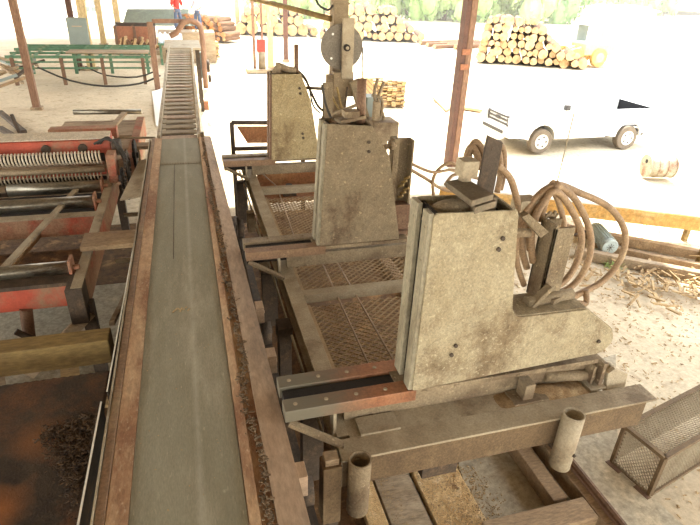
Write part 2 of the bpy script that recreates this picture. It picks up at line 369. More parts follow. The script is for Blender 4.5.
for y in (1.6, 3.1, 4.6, 6.1, 7.6, 9.1):
    for x in (-.6, .22):
        g = MB().box(x-.05, x+.05, y-.05, y+.05, .03, 1.12); g.build('leg', 'dark_steel', conv)
    g = MB().bar((-.6,y,.5),(.22,y,.5),.06,.08); g.build('cross_brace', 'dark_steel', conv)
for y in (3.35, 4.05, 2.2): 
    g = MB().box(.38,.45,y-.06,y+.06,1.30,1.46); g.cyl((.451,y,1.38),(.46,y,1.38),.015,8); g.build('side_cleat', 'trough_pink', conv, bevel=.003)

def chips_mesh(mb, n, pos, size, flat=.35, elong=2.2):
    for _ in range(n):
        p = pos(); s = size*random.uniform(.4, 1.3)
        a = random.uniform(0, 6.28); t = random.uniform(-.5, .5)
        d = Vector((math.cos(a), math.sin(a), t)).normalized()*s*elong*random.uniform(.5, 1)
        mb.bar(p-d/2, p+d/2, s*random.uniform(.4,1), s*flat)
def debris_pos():
    y = 1.0+8.2*random.random()**1.25; k = 1 if y < 7.2 else .55
    c = .185-(y-1)*.005+.03*math.sin(y*5.1)*math.sin(y*1.7)
    return Vector((random.gauss(c+.012, .017*k), y, 1.522+abs(random.gauss(0, .014))*k))
g = MB(); chips_mesh(g, 1500, debris_pos, .014)
g.build('bark_debris', 'bark_bits', label='ragged line of brown bark crumbs along the right side of the belt', cat='debris', kind='stuff')

g = MB(); chips_mesh(g, 150, lambda: Vector((random.uniform(-.48,.07), random.uniform(1.2,7.5), 1.508)), .006, elong=1.8)
for q in range(7): g.bar((-.30+.02*q,4.0+.03*(q%3),1.509),(-.285+.02*q,4.03+.03*(q%2),1.511),.012,.004)
g.build('belt_crumbs', 'chips', label='few pale wood crumbs lying scattered on the flat belt', cat='debris', kind='stuff')

# ------------------------------------------------------------------ slat chain conveyor going up
cc = thing('slat_conveyor', (-.1, 14, 0), 'slatted steel chain conveyor climbing away behind the belt end', 'conveyor')
def cz(y): return 1.42+(y-9.7)*(1.95-1.42)/(18-9.7)
for sx, x0, x1 in ((0,-.565,-.44), (1,.10,.23)):
    g = MB(); g.bar((x0,9.7,cz(9.7)+.03),(x1,18.2,cz(18.2)+.03),.05,.16); g.build('side_rail', 'dust_light', cc, bevel=.004)
for i in range(27):
    y = 9.88+i*.31; f = (y-9.7)/8.5
    g = MB(); g.bar((-.535+.10*f,y,cz(y)),(.07+.10*f,y,cz(y)),.23,.03); g.build('slat', 'dust_light' if i % 4 else 'trough_pink', cc, bevel=.005)
g = MB(); g.bar((-.23,9.7,cz(9.7)-.09),(-.16,18.2,cz(18.2)-.09),.5,.03); g.build('deck_plate', 'dark_steel', cc)
for y in (10.3, 14, 17.8):
    for x in (-.52, .16): g = MB().box(x-.04, x+.04, y-.04, y+.04, -.06, cz(y)-.05); g.build('leg', 'dust_steel', cc)
g = MB().cyl((-.62,9.72,1.40),(.26,9.72,1.40),.05); g.build('head_shaft', 'dark_steel', cc)
# bracket plates at sides of the joint
g = MB().box(-1.02,-.72,9.75,10.0,1.28,1.34); g.bar((-.95,9.9,.0),(-.95,9.9,1.3),.06,.06)
g.build('side_table', 'wood_grey', label='small weathered plank perch left of the belt end', cat='plank')

# ------------------------------------------------------------------ carriage frame
car = thing('log_carriage', (1.8, 5, 0), 'long sawdust-covered steel carriage frame carrying the three upright plates', 'carriage')
def ibeam(name, a, b, w, h, t, m, parent=car, **k):
    a = Vector(a); b = Vector(b); up = Vector((0,0,h/2-t/2)); g = MB()
    g.bar(a+up, b+up, w, t); g.bar(a-up, b-up, w, t); g.bar(a, b, t*1.2, h-2*t)
    return g.build(name, m, parent, bevel=.003, **k)
ibeam('long_beam', (.79,2.5,1.24), (.79,9.0,1.24), .14, .22, .02, 'dust_light')
ibeam('long_beam', (2.75,2.5,1.24), (2.75,9.0,1.24), .14, .22, .02, 'dust_light')
g = MB().box(.70,3.10,2.295,2.47,1.335,1.353).box(.70,3.04,2.32,2.338,1.09,1.335).box(.70,3.04,2.338,2.44,1.09,1.105); g.build('end_beam', 'dust_light', car, bevel=.003, label='heavy dusty channel beam across the near end')
g = MB().box(.71,3.03,2.312,2.319,1.10,1.33); g.build('beam_web_shade', 'web_brown', car)  # darker facing that paints the shade on the web
for y in (4.43, 7.44): 
    g = MB().box(.87,2.68,y-.05,y+.05,1.2,1.30); g.build('cross_member', 'dust_light', car, bevel=.006)
g = MB().box(.80,2.46,2.46,3.10,1.33,1.352); g.build('deck_plate', 'dust_light', car)
g = MB().box(.87,1.15,2.46,2.62,1.352,1.37); g.build('deck_patch', 'dust_light', car, bevel=.004)
# sawdust mound on the deck near the end
g = MB()
def mound(u, v):
    x = 1.9+.75*u; y = 2.46+.2*v
    return Vector((x, y, 1.35+.045*max(0, math.sin(u*math.pi)*math.sin(v*math.pi))*(.7+.5*math.sin(9*u+4*v))))
g.grid(mound, 30, 12); g.build('sawdust_mound', 'mound', label='brown heap of damp sawdust on the near end deck of the carriage', cat='sawdust', kind='stuff')

# expanded metal grates, one part each
def expanded(name, x0, x1, y0, y1, z, dx=.085, dy=.036):
    g = MB(); r = .006
    nx = int((x1-x0)/dx); ny = int((y1-y0)/dy)
    for j in range(ny):
        pts = []
        y = y0+j*dy
        for i in range(nx*2+1):
            x = x0+i*dx/2
            ph = (i+j) % 2
            pts.append(Vector((x, y+(dy*.48 if ph else -dy*.02), z+(.004 if ph else -.004))))
        for a, b in zip(pts, pts[1:]): g.bar(a, b, .009, .012, up=(0,.5,1))
    g.bar((x0,y0,z),(x0,y1,z),.03,.02); g.bar((x1,y0,z),(x1,y1,z),.03,.02)
    return g.build(name, 'grate', car)
expanded('grate', .92, 2.55, 3.15, 4.35, 1.19)
expanded('grate', .92, 2.55, 4.52, 5.35, 1.19)
expanded('grate', .92, 2.55, 5.65, 7.3, 1.19)
for (a, b) in (((1.20,3.2),(1.24,5.35)), ((1.42,3.2),(1.40,5.35)), ((1.05,5.6),(1.12,7.3)), ((1.15,7.6),(1.0,8.3))):
    g = MB().cyl((a[0],a[1],1.225),(b[0],b[1],1.225),.010,8); g.build('hold_down_rod', 'trough_pink', car)
g = MB().box(.92,2.6,7.62,8.3,.98,1.02); g.box(.92,2.6,8.3,8.34,.98,1.3); g.build('drip_tray', 'rust_plate', car)
g = MB().box(1.25,1.45,7.75,7.95,1.02,1.12); g.cyl((1.35,7.85,1.12),(1.35,7.85,1.18),.05); g.build('rail_clamp', 'dark_steel', car)

HB = {}
for idx, (yk, xk) in enumerate(((2.65,1.2),(4.88,1.12),(7.88,1.08))):
    # headblock base under each knee
    zt = 1.57
    g = MB().box(.80,2.75,yk-.02,yk+.06,1.352,1.50); g.build('headblock_web', 'dust_steel', car, bevel=.004)
    xe = 2.70 if idx == 0 else xk+.95
    g = MB().box(xk-.05,xe,yk-.12,yk+.14,1.575,1.612)
    for q in range(6): g.box(xk+.1+q*.24,xk+.14+q*.24,yk-.128,yk-.12,1.58,1.60)
    g.build('headblock_base', 'dust_steel', car, bevel=.006)
    for k, yy in enumerate((yk-.075, yk+.155)):
        m = 'wear' if idx == 0 else ('wear_grey' if k else 'brown_dust')
        rr = xk+.06
        g = MB().prism([(.385,yy-.058,1.53),(.385,yy+.058,1.53),(rr,yy+.058,1.53),(rr,yy-.058,1.53)], (0,0,.09))
        if idx: bolt_row(g, (.46,yy,1.62),(1.0,yy,1.62), 4, .014, (0,0,1))
        bb = g.build('bunk_bar', m, car, bevel=.005, label={'wear': 'worn bunk bar, grey at its outer end and red-brown at the plate', 'brown_dust': 'brown dusty bunk bar', 'wear_grey': 'worn grey bunk bar'}[m])
        if idx == 0:
            for q in range(4):
                g = MB().cyl((.46+.20*q,yy,1.619),(.46+.20*q,yy,1.624),.014,16).cyl((.46+.20*q,yy,1.624),(.46+.20*q,yy,1.626),.010,6); g.build('countersunk_bolt', 'dust_light', bb)
    g = MB().box(.40,xk,yk-.005,yk+.085,1.44,1.60); g.build('bunk_web', 'black', car)
    g = MB().bar((.41,yk-.12,1.515),(.74,yk-.24,1.36),.05,.03); g.build('bunk_strut', 'dust_steel', car, bevel=.003)
    g = MB().box(.70,.72,yk-.12,yk-.02,1.3,1.52); g.build('gusset', 'dust_light', car)
    for k in range(2): 
        yy = yk+.35+.0*k; x = .60 if k == 0 else 2.95
        g = MB().cyl((x-.05,yy,.36),(x+.05,yy,.36),.17,24); g.cyl((x-.07,yy,.36),(x+.07,yy,.36),.05,12); g.build('track_wheel', 'dark_steel', car)
        g = MB().box(min(x,.72 if k==0 else 2.8)-.02,max(x,.72 if k==0 else 2.8)+.02,yy-.06,yy+.06,.45,1.14); g.build('wheel_bracket', 'dark_steel', car)
# side rod + boxes beside the long beam, seen in the dark gap
g = MB().box(.57,.70,4.0,4.18,1.05,1.2); g.box(.58,.69,4.02,4.16,.6,1.05); g.build('side_cylinder', 'dark_steel', car, bevel=.004)
for y in (3.2, 5.6, 6.8): g = MB().box(.6,.70,y,y+.12,.9,1.18); g.build('side_lug', 'dust_steel', car, bevel=.004)
g = MB().cyl((.69,2.7,1.12),(.69,8.8,1.12),.012,8); g.build('trip_rod', 'dust_light', car)
# stake sockets at the near end
g = MB().pipe((.795,2.235,1.41),(.795,2.235,.96),.072,.010); g.build('stake_socket', 'dust_steel', car)
g = MB().pipe((2.325,2.24,1.43),(2.305,2.22,.97),.074,.010); g.build('stake_socket', 'dust_light', car)
g = MB().cyl((2.34,2.165,1.12),(2.34,2.145,1.12),.012,8); g.build('socket_bolt', 'dark_steel', car)
g = MB().box(.575,.695,2.27,2.39,.82,1.33); g.build('square_socket', 'web_brown', car, bevel=.006)
g = MB().box(.59,.68,2.29,2.37,1.33,1.385); g.build('socket_block', 'wood_grey', car, bevel=.006)
g = MB().box(.62,.69,2.3,2.4,.55,.82); g.build('socket_foot', 'dark_steel', car)
g = MB().box(1.30,1.56,2.36,2.52,.95,1.09); g.build('hanger_box', 'dark_steel', car)
for x, z in ((2.86,1.24),(1.6,1.2)): g = MB().cyl((x,2.366,z),(x,2.360,z),.012,8); g.build('beam_bolt', 'dark_steel', car)
# shaft and crank at the right-hand end of the near headblock
sa, sb = at(590,370,y=2.64), at(622,374,y=2.58)
g = MB().cyl((2.35,sa.y,sa.z+.02), sb, .042, 20); g.build('set_shaft', 'dust_steel', car)
fx = at(596,368,y=2.60)
g = MB().box(fx.x-.015,fx.x+.015,2.52,2.74,fx.z-.10,fx.z+.10); g.box(fx.x-.075,fx.x-.055,2.54,2.70,fx.z-.09,fx.z+.07)
bolt_row(g, (fx.x+.015,2.54,fx.z-.08),(fx.x+.015,2.54,fx.z+.08),2,.014,(1,0,0),.015); bolt_row(g, (fx.x+.015,2.72,fx.z-.08),(fx.x+.015,2.72,fx.z+.08),2,.014,(1,0,0),.015); g.build('shaft_flange', 'dust_steel', car)
cx_ = at(605,370,y=2.62); g = MB().cyl(cx_, cx_+Vector((.05,0,0)), .06, 20); g.build('shaft_collar', 'dust_light', car)
g = MB().prism([at(608,374,y=2.52),at(616,369,y=2.52),at(628,374,y=2.52),at(626,384,y=2.52),at(621,398,y=2.52),at(605,398,y=2.52)], (0,.04,0)); g.build('crank_arm', 'dust_light', car, bevel=.006)
g = MB().box(2.10,2.18,2.50,2.60,1.36,1.50); g.box(2.02,2.30,2.47,2.62,1.352,1.37); g.build('knee_support', 'dust_steel', car, bevel=.004)

# ------------------------------------------------------------------ knees (upright plates)
def rounded(pts, fillets):
    out = []
    for i, p in enumerate(pts):
        r = fillets.get(i, 0)
        if not r: out.append(p); continue
        a = Vector(pts[i-1]); b = Vector(p); c = Vector(pts[(i+1) % len(pts)])
        d1 = (a-b).normalized()*r; d2 = (c-b).normalized()*r
        for t in (0,.25,.5,.75,1): out.append(tuple(b+d1*(1-t)**2+d2*t**2))
    return out
def knee(root, poly, y0, y1, m, fr_m, bl, tl):
    P = [(x, y0, z) for x, z in poly]
    g = MB(); g.prism(P, (0,.016,0)); g.build('side_plate', m, root, bevel=.004)
    g = MB(); g.prism([(x, y1, z) for x, z in poly], (0,-.016,0)); g.build('side_plate', m, root, bevel=.004)
    # edges closing the box round the outline, top left open
    g = MB(); n = len(poly)
    for i in range(n):
        a, b = poly[i], poly[(i+1) % n]
        if i == 0: continue                       # top edge open
        if abs(a[0]-b[0])+abs(a[1]-b[1]) < .01: continue
        if (a[0]+b[0])/2 < tl[0]+.03 and a[1] > bl[1]+.01: continue     # log face: two bars with a slot
        g.bar((a[0],(y0+y1)/2,a[1]),(b[0],(y0+y1)/2,b[1]), y1-y0-.03, .014, up=(0,0,1) if abs(a[0]-b[0])>abs(a[1]-b[1]) else (1,0,0))
    g.build('edge_plate', m, root)
    a, b = bl, tl
    k = (y1-y0)
    for (f0, f1) in ((.04,.36),(.62,1)):
        g = MB(); ya, yb = y0+k*f0, y0+k*f1
        g.prism([(a[0]-.025,ya,a[1]),(a[0]-.025,yb,a[1]),(b[0]-.025,yb,b[1]-.005),(b[0]-.025,ya,b[1]-.005)], (.03,0,0))
        ym = (ya+yb)/2
        for q in range(6):
            t = .08+.84*q/5; x = a[0]+(b[0]-a[0])*t-.025; z = a[1]+(b[1]-a[1])*t
            g.cyl((x,ym,z),(x-.006,ym,z),.010,8)
        g.build('face_bar', fr_m, root, bevel=.003)
    g = MB(); g.prism([(a[0]+.03,y0+k*.1,a[1]),(a[0]+.03,y0+k*.9,a[1]),(b[0]+.03,y0+k*.9,b[1]-.02),(b[0]+.03,y0+k*.1,b[1]-.02)], (.02,0,0)); g.build('slot_shade', 'black', root)  # black sheet behind the bars, painting the slot's deep shade

# --- near knee
k1 = thing('headblock_knee', (1.9, 2.65, 1.62), 'nearest big olive dusty upright plate box with a long pointed tail and looped hoses', 'sawmill headblock', 'headblock knees')
poly = [(1.235,2.88),(1.765,2.86),(1.87,2.10),(2.45,2.085),(2.73,1.87),(2.755,1.76),(2.67,1.685),(1.225,1.625)]
poly = rounded([Vector((x,0,z)) for x, z in poly], {0:.035,1:.035,2:.09,4:.05,5:.05,6:.05,7:.02})
poly = [(p[0],p[2]) for p in poly]
# order: first edge must be the top edge
i0 = 4
poly = poly[i0:]+poly[:i0]
knee(k1, poly, 2.51, 2.79, 'knee', 'face_grey', (1.225,1.625), (1.235,2.88))
for (x, z) in ((1.69,2.69),(1.675,2.62),(1.49,1.95),(1.47,1.88),(2.62,1.80)):
    g = MB().cyl((x,2.512,z),(x,2.498,z),.014,10); g.build('plate_bolt', 'dark_steel', k1)
g = MB(); g.tube([(1.30,2.66,2.74),(1.34,2.66,2.80),(1.42,2.66,2.82),(1.50,2.66,2.80),(1.56,2.66,2.72)], .075, n=14, smooth=5); g.build('cover_flap', 'dust_steel', k1)
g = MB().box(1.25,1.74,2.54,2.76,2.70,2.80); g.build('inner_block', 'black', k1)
Pz = [at(445,187,z=2.955), at(464,183,z=2.955), at(493,200,z=2.955), at(471,207,z=2.955)]
g = MB().prism(Pz, (0,0,.035)); g.prism([p+Vector((.03,.01,-.05)) for p in Pz[1:]], (0,0,.04)); g.box(1.50,1.66,2.58,2.70,2.80,2.92); g.build('top_bracket', 'grey_oily', k1, bevel=.004)
g = MB().box(1.455,1.555,2.66,2.76,3.015,3.115); g.cyl((1.50,2.71,2.94),(1.50,2.71,3.02),.04,8); g.build('square_cap', 'dust_light', k1, bevel=.006)
g = MB().prism([at(477,191,y=2.74),at(492,201,y=2.74),at(503,143,y=2.74),at(488,136,y=2.74)], (.01,.035,0)); g.cyl((1.67,2.74,3.16),(1.67,2.735,3.16),.012,8); g.build('dog_post', 'dark_steel', k1, bevel=.004, label='tall dark flat post on top')
# upright channel bracket behind
A = [at(520,222,y=2.72), at(546,243,y=2.66), at(527,322,y=2.66), at(517,322,y=2.72)]
g = MB(); g.box(2.17,2.19,2.66,2.82,2.08,2.66); g.box(2.17,2.32,2.66,2.68,2.08,2.64); g.box(2.17,2.32,2.80,2.82,2.08,2.64)
g.build('dog_channel', 'knee_mid', k1, bevel=.003)
g = MB().prism([at(522,217,y=2.66),at(529,214,y=2.66),at(549,232,y=2.66),at(541,238,y=2.66)], (0,.05,0)); g.build('channel_cap', 'knee_mid', k1)
g = MB().cyl((1.80,2.72,2.62),(2.02,2.72,2.60),.03,14); g.build('pivot_pin', 'dust_steel', k1)
g = MB().box(2.02,2.16,2.86,2.98,2.55,2.76); g.build('valve_block', 'dust_light', k1, bevel=.005)
g = MB()
for i in range(5): g.cyl((2.20+.02*i,2.85,2.60+.02*(i%3)),(2.23+.02*i,2.85,2.66+.02*(i%2)),.012,8)
g.build('hose_fitting', 'dust_steel', k1)
g = MB().cyl((2.05,2.64,2.12),(2.42,2.66,2.13),.04,14); g.build('cylinder_rod', 'knee_mid', k1)
g = MB().bar((2.08,2.62,2.10),(2.20,2.62,2.24),.06,.03).bar((2.22,2.62,2.12),(2.38,2.68,2.13),.07,.04); g.build('foot_bracket', 'knee_mid', k1, bevel=.004)
def hose(parent, pix, r, m='hose', name='hose'):
    pts = [at(u, v, y=yy) for u, v, yy in pix]
    MB().tube(pts, r, n=10, smooth=6).build(name, m, parent)
hose(k1, [(527,268,2.84),(522,248,2.85),(524,226,2.86),(531,205,2.88),(545,190,2.89),(560,187,2.9),(577,202,2.92),(590,232,2.93),(589,258,2.90),(578,280,2.84),(561,292,2.80),(545,290,2.78),(533,282,2.80)], .024)
hose(k1, [(533,262,2.80),(531,238,2.80),(536,216,2.82),(545,200,2.84),(555,191,2.86),(568,204,2.9),(581,232,2.92),(579,256,2.88),(569,276,2.82),(556,286,2.78),(543,281,2.76)], .024)
hose(k1, [(530,250,2.86),(529,224,2.86),(538,202,2.88),(554,185,2.92),(580,193,2.95),(610,208,2.96),(625,232,2.96),(621,258,2.94),(604,280,2.90),(583,292,2.84),(565,300,2.78),(548,301,2.74),(536,296,2.74)], .024)
hose(k1, [(550,290,2.77),(561,268,2.84),(565,235,2.88),(560,207,2.90),(552,191,2.90),(545,205,2.88),(541,222,2.86)], .02)
hose(k1, [(524,285,2.80),(517,262,2.80),(517,235,2.84),(525,212,2.86),(540,194,2.88),(551,190,2.88)], .02)
hose(k1, [(497,165,2.82),(510,178,2.86),(517,200,2.88),(522,222,2.88)], .022)
hose(k1, [(480,170,2.90),(477,155,2.94),(472,147,2.96),(468,152,2.96),(465,165,2.94),(464,176,2.9)], .022)
hose(k1, [(486,165,2.92),(482,150,2.96),(476,142,2.98),(471,148,2.98),(468,160,2.96),(466,175,2.92)], .022)
hose(k1, [(492,165,2.90),(497,150,2.92),(500,160,2.92),(500,178,2.9),(497,192,2.86)], .020)
hose(k1, [(488,165,2.92),(496,143,2.96),(503,150,2.96),(504,170,2.94),(500,190,2.9)], .020)
hose(k1, [(586,290,2.82),(586,303,2.79),(578,303,2.78),(566,300,2.78)], .022)
g = MB().tube([at(557,189,y=2.9)+Vector((0,0,.5)), at(556,187,y=2.9)], .004, n=6, smooth=0); g.build('hanger_wire', 'dust_light', k1)
g = MB().cyl(at(552,185,y=2.9), at(560,187,y=2.9), .035, 12); g.build('hose_tie', 'hose', k1)

# --- middle knee
k2 = thing('headblock_knee', (1.5, 4.88, 1.62), 'middle brown dusty upright plate box with dark pin on top, speckled face', 'sawmill headblock', 'headblock knees')
pl = [(1.18,2.84),(1.60,2.81),(1.80,2.50),(1.97,1.62),(1.12,1.62)]
knee(k2, pl, 4.76, 5.02, 'knee_mid', 'face_grey', (1.12,1.62), (1.18,2.84))
for (x, z) in ((1.58,2.66),(1.585,2.57)):
    g = MB().cyl((x,4.762,z),(x,4.748,z),.016,10); g.build('plate_bolt', 'dark_steel', k2)
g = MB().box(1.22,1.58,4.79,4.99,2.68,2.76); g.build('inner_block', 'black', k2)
g = MB().bar((1.30,4.86,2.84),(1.56,4.92,2.87),.13,.03).box(1.36,1.5,4.82,4.95,2.87,2.93); g.build('top_bracket', 'dust_steel', k2, bevel=.004)
g = MB().cyl((1.545,4.93,2.80),(1.545,4.95,3.2),.045,14); g.build('dog_post', 'brown_box', k2, label='dark round pin on top')
g = MB(); g.box(1.90,1.96,4.93,5.05,1.9,2.63); g.box(1.90,2.12,5.03,5.05,1.9,2.61); g.box(2.10,2.12,4.93,5.05,1.9,2.61); g.build('dog_channel', 'knee_mid', k2, bevel=.003)
g = MB().cyl((1.70,4.95,2.53),(1.93,4.95,2.57),.025,12).cyl((1.86,4.95,2.57),(1.90,4.95,2.57),.05,12); g.build('pivot_pin', 'dust_steel', k2)
g = MB().box(1.88,2.12,4.90,5.06,1.62,1.94); g.bar((1.86,4.88,1.64),(2.14,4.88,1.64),.04,.04); g.build('foot_box', 'brown_box', k2, bevel=.006)
g = MB().cyl((1.72,4.96,2.18),(1.93,4.98,2.12),.06,14); g.build('cylinder', 'dust_steel', k2)
g = MB()
for i in range(6): g.cyl((1.98+.03*(i%3),4.92,2.02+.04*i),(2.02+.03*(i%3),4.88,2.05+.04*i),.014,8)
g.build('hose_fitting', 'yellow_dull', k2)
hose(k2, [(408,168,5.0),(425,178,5.05),(445,190,5.1),(470,192,5.1)], .018)
hose(k2, [(410,163,5.0),(432,172,5.05),(452,170,5.1),(468,176,5.1),(485,180,5.1)], .016)
hose(k2, [(434,200,5.0),(433,180,5.04),(440,168,5.1),(452,163,5.1),(462,172,5.1),(452,176,5.1),(445,185,5.05)], .018)
hose(k2, [(322,85,5.1),(326,105,5.1),(335,125,5.0),(345,128,4.95)], .012, 'cable')
hose(k2, [(356,110,5.1),(352,118,5.05),(346,124,5.0),(330,122,4.95)], .02)

# --- far knee
k3 = thing('headblock_knee', (1.4, 7.88, 1.62), 'farthest pale ochre upright plate box with a thin dark pin on top', 'sawmill headblock', 'headblock knees')
pl = [(1.12,2.82),(1.52,2.82),(1.66,2.45),(1.80,1.62),(1.08,1.62)]
knee(k3, pl, 7.72, 8.04, 'knee_far', 'brown_box', (1.08,1.62), (1.12,2.82))
for (x, z) in ((1.50,2.63),(1.51,2.56),(1.54,1.99),(1.55,1.93)):
    g = MB().cyl((x,7.722,z),(x,7.70,z),.018,10); g.build('plate_bolt', 'dark_steel', k3)
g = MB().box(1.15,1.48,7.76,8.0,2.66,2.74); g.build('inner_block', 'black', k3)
g = MB().tube([(1.18,7.86,2.80),(1.24,7.86,2.90),(1.34,7.88,2.86),(1.48,7.88,2.84)], .05, n=10); g.box(1.2,1.26,7.8,7.9,2.8,2.95); g.build('top_bracket', 'dust_steel', k3, bevel=.004)
g = MB().cyl((1.50,7.93,2.75),(1.50,7.93,3.18),.032,12); g.build('dog_post', 'brown_box', k3, label='thin dark pin on top')
g = MB(); g.box(1.90,1.95,7.9,8.0,1.9,2.66); g.box(1.90,2.05,7.98,8.0,1.9,2.66); g.build('dog_channel', 'knee_mid', k3, bevel=.003)
g = MB().cyl((1.62,7.92,2.60),(1.92,7.92,2.58),.022,10); g.build('pivot_pin', 'dark_steel', k3)
g = MB().box(1.84,2.06,7.85,8.02,1.62,1.92); g.build('foot_box', 'brown_box', k3, bevel=.006)
hose(k3, [(297,70,7.95),(305,78,8.0),(311,92,8.0),(318,106,8.0),(325,112,7.95)], .018, 'cable')
hose(k3, [(299,72,7.95),(308,85,8.05),(313,105,8.05),(320,113,8.0)], .012, 'cable')

# rusty frame standing beyond the far knee
fr = thing('angle_iron_stand', (1.0, 9.5, 0), 'dark angle-iron frame holding a slanted rusty plate left of the farthest upright', 'steel frame')
for (a, b) in (((.66,9.5,1.76),(1.9,9.5,1.72)), ((.66,9.5,0),(.66,9.5,1.76)), ((1.9,9.5,0),(1.9,9.5,1.72)), ((.66,9.5,1.30),(1.9,9.5,1.28))):
    g = MB().bar(a, b, .07, .06); g.build('angle_bar', 'dark_steel', fr)
g = MB().prism([(.74,9.45,1.70),(1.6,9.45,1.68),(1.6,9.40,1.40),(.90,9.40,1.42)], (0,.015,0)); g.build('slanted_plate', 'rust_plate', fr)

# ------------------------------------------------------------------ floor boards, track, beams at the near end
for (xa, xb, m) in ((1.24,1.56,'wood_grey'), (1.60,2.01,'sawdust'), (1.06,1.22,'sawdust')):
    g = MB().box(xa, xb, .9, 3.3, .05, .13); g.build('floor_board', m, label=('long weathered floor plank under the carriage' if m == 'wood_grey' else ('wide floor plank buried in fresh sawdust under the carriage' if xb > 1.9 else 'narrow sawdust-covered floor plank nearest the belt conveyor')), cat='plank', group='floor planks under the carriage', bevel=.005)
tr = thing('track', (3.0, 4, 0), 'dark red track rail on its brown timber right of the near end of the carriage', 'rail')
g = MB().box(2.86,3.0,.6,9,.06,.24); g.build('timber_sleeper', 'wood_brown', tr, bevel=.006)
g = MB().box(2.93,3.0,.6,9,.24,.27).box(2.955,2.975,.6,9,.27,.31); g.build('rail', 'brown_box', tr)
g = MB().box(2.60,2.74,2.45,9,.06,.22); g.build('floor_timber', 'wood_brown', label='brown lengthwise timber just left of the track rail', cat='timber', bevel=.008)
g = MB().box(1.9,2.84,2.20,2.40,.10,.26); g.build('floor_timber', 'wood_brown', label='short brown crosswise timber on the floor at the bottom edge', cat='timber', bevel=.01)
g = MB().box(.52,.66,.8,9,.04,.2); g.box(.56,.62,.8,9,.2,.24); g.build('track_rail', 'dark_steel', label='dark track rail in the gap between belt conveyor and carriage', cat='rail')
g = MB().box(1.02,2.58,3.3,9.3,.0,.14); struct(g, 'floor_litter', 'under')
g = MB()
def cp():
    return Vector((random.uniform(1.60,2.01), random.uniform(1.8,3.6), .135+random.random()*.008))
chips_mesh(g, 1500, cp, .009)
def cp2(): return Vector((1.26+abs(random.gauss(0,.07)), random.uniform(1.8,3.6), .135))
chips_mesh(g, 350, cp2, .008)
def cp3(): return Vector((2.03+abs(random.gauss(0,.12)), random.uniform(1.9,3.6), .064))
chips_mesh(g, 700, cp3, .009)
g.build('sawdust_litter', 'chips', label='loose pale sawdust and chips scattered over the floor planks', cat='sawdust', kind='stuff')

# ------------------------------------------------------------------ mesh cage on the ground
cg = thing('mesh_cage', (4.1,2.7,.0), 'low box guard of expanded metal mesh lying on the ground at the right edge', 'mesh guard')
o = Vector((3.585,2.40,.05)); ex = Vector((1.25,.30,0)).normalized(); ey = Vector((-.17,.98,0)).normalized(); Lc, Wc, Hc = 1.6, .40, .46
def cpnt(a, b, c): return o+ex*a+ey*b+Vector((0,0,c))
for (a, b) in (((0,0,0),(0,Wc,0)),((0,0,0),(0,0,Hc)),((0,Wc,0),(0,Wc,Hc)),((0,0,Hc),(0,Wc,Hc)),((0,0,Hc),(Lc,0,Hc)),((0,Wc,Hc),(Lc,Wc,Hc)),((0,0,.02),(Lc,0,.02)),((Lc,0,0),(Lc,0,Hc)),((Lc,Wc,0),(Lc,Wc,Hc)),((Lc,0,Hc),(Lc,Wc,Hc))):
    g = MB().bar(cpnt(*a), cpnt(*b), .04, .035); g.build('frame_bar', 'web_brown', cg)
def meshpanel(p0, du, dv, LU, LV, step=.036):
    g = MB(); nu = int(LU/step); nv = int(LV/(step*.6))
    for j in range(nv):
        for i in range(nu*2):
            ph = (i+j) % 2; ph2 = (i+1+j) % 2
            a = p0+du*(i*step/2)+dv*((j+.1+.8*ph)*step*.6); b = p0+du*((i+1)*step/2)+dv*((j+.1+.8*ph2)*step*.6)
            g.bar(a, b, .005, .007, up=du.cross(dv))
    return g.build('mesh_panel', 'dust_light', cg)
Z = Vector((0,0,1))
meshpanel(cpnt(0,0,0), ey, Z, Wc, Hc); meshpanel(cpnt(0,0,Hc), ex, ey, Lc, Wc); meshpanel(cpnt(0,0,0), ex, Z, Lc, Hc); meshpanel(cpnt(0,Wc,0), ex, Z, Lc, Hc)
g = MB().bar(cpnt(-.04,-.03,.0)-Z*.01, cpnt(-.04,.12,.0)-Z*.01,.05,.05); g.build('foot_block', 'brown_box', cg)
g = MB().bar(cpnt(-.04,.28,.0)-Z*.01, cpnt(-.04,Wc+.03,.0)-Z*.01,.05,.05); g.build('foot_block', 'brown_box', cg)

# ------------------------------------------------------------------ litter on the right-hand ground
g = MB()
def lp():
    while True:
        x = random.uniform(3.3,9.0); y = random.uniform(2.2,8.8)
        if x > 3.2+.0*y: return Vector((x, y, -.04+gz(x,y)+random.random()*.02))
chips_mesh(g, 4200, lp, .016, elong=3)
g.build('chip_litter', 'chips', label='pale chips and splinters strewn over the ground right of the carriage', cat='litter', kind='stuff')
g = MB()
def lp2():
    t = random.random(); c = Vector((6.1,5.9,0)).lerp(Vector((8.6,4.6,0)), t)
    return c+Vector((random.gauss(0,.35), random.gauss(0,.32), random.random()*.12))
chips_mesh(g, 420, lp2, .045, flat=.4, elong=5)
g.build('slab_waste', 'chips', label='heap of broken bark strips and slabs below the yellow beam', cat='waste wood', kind='stuff')

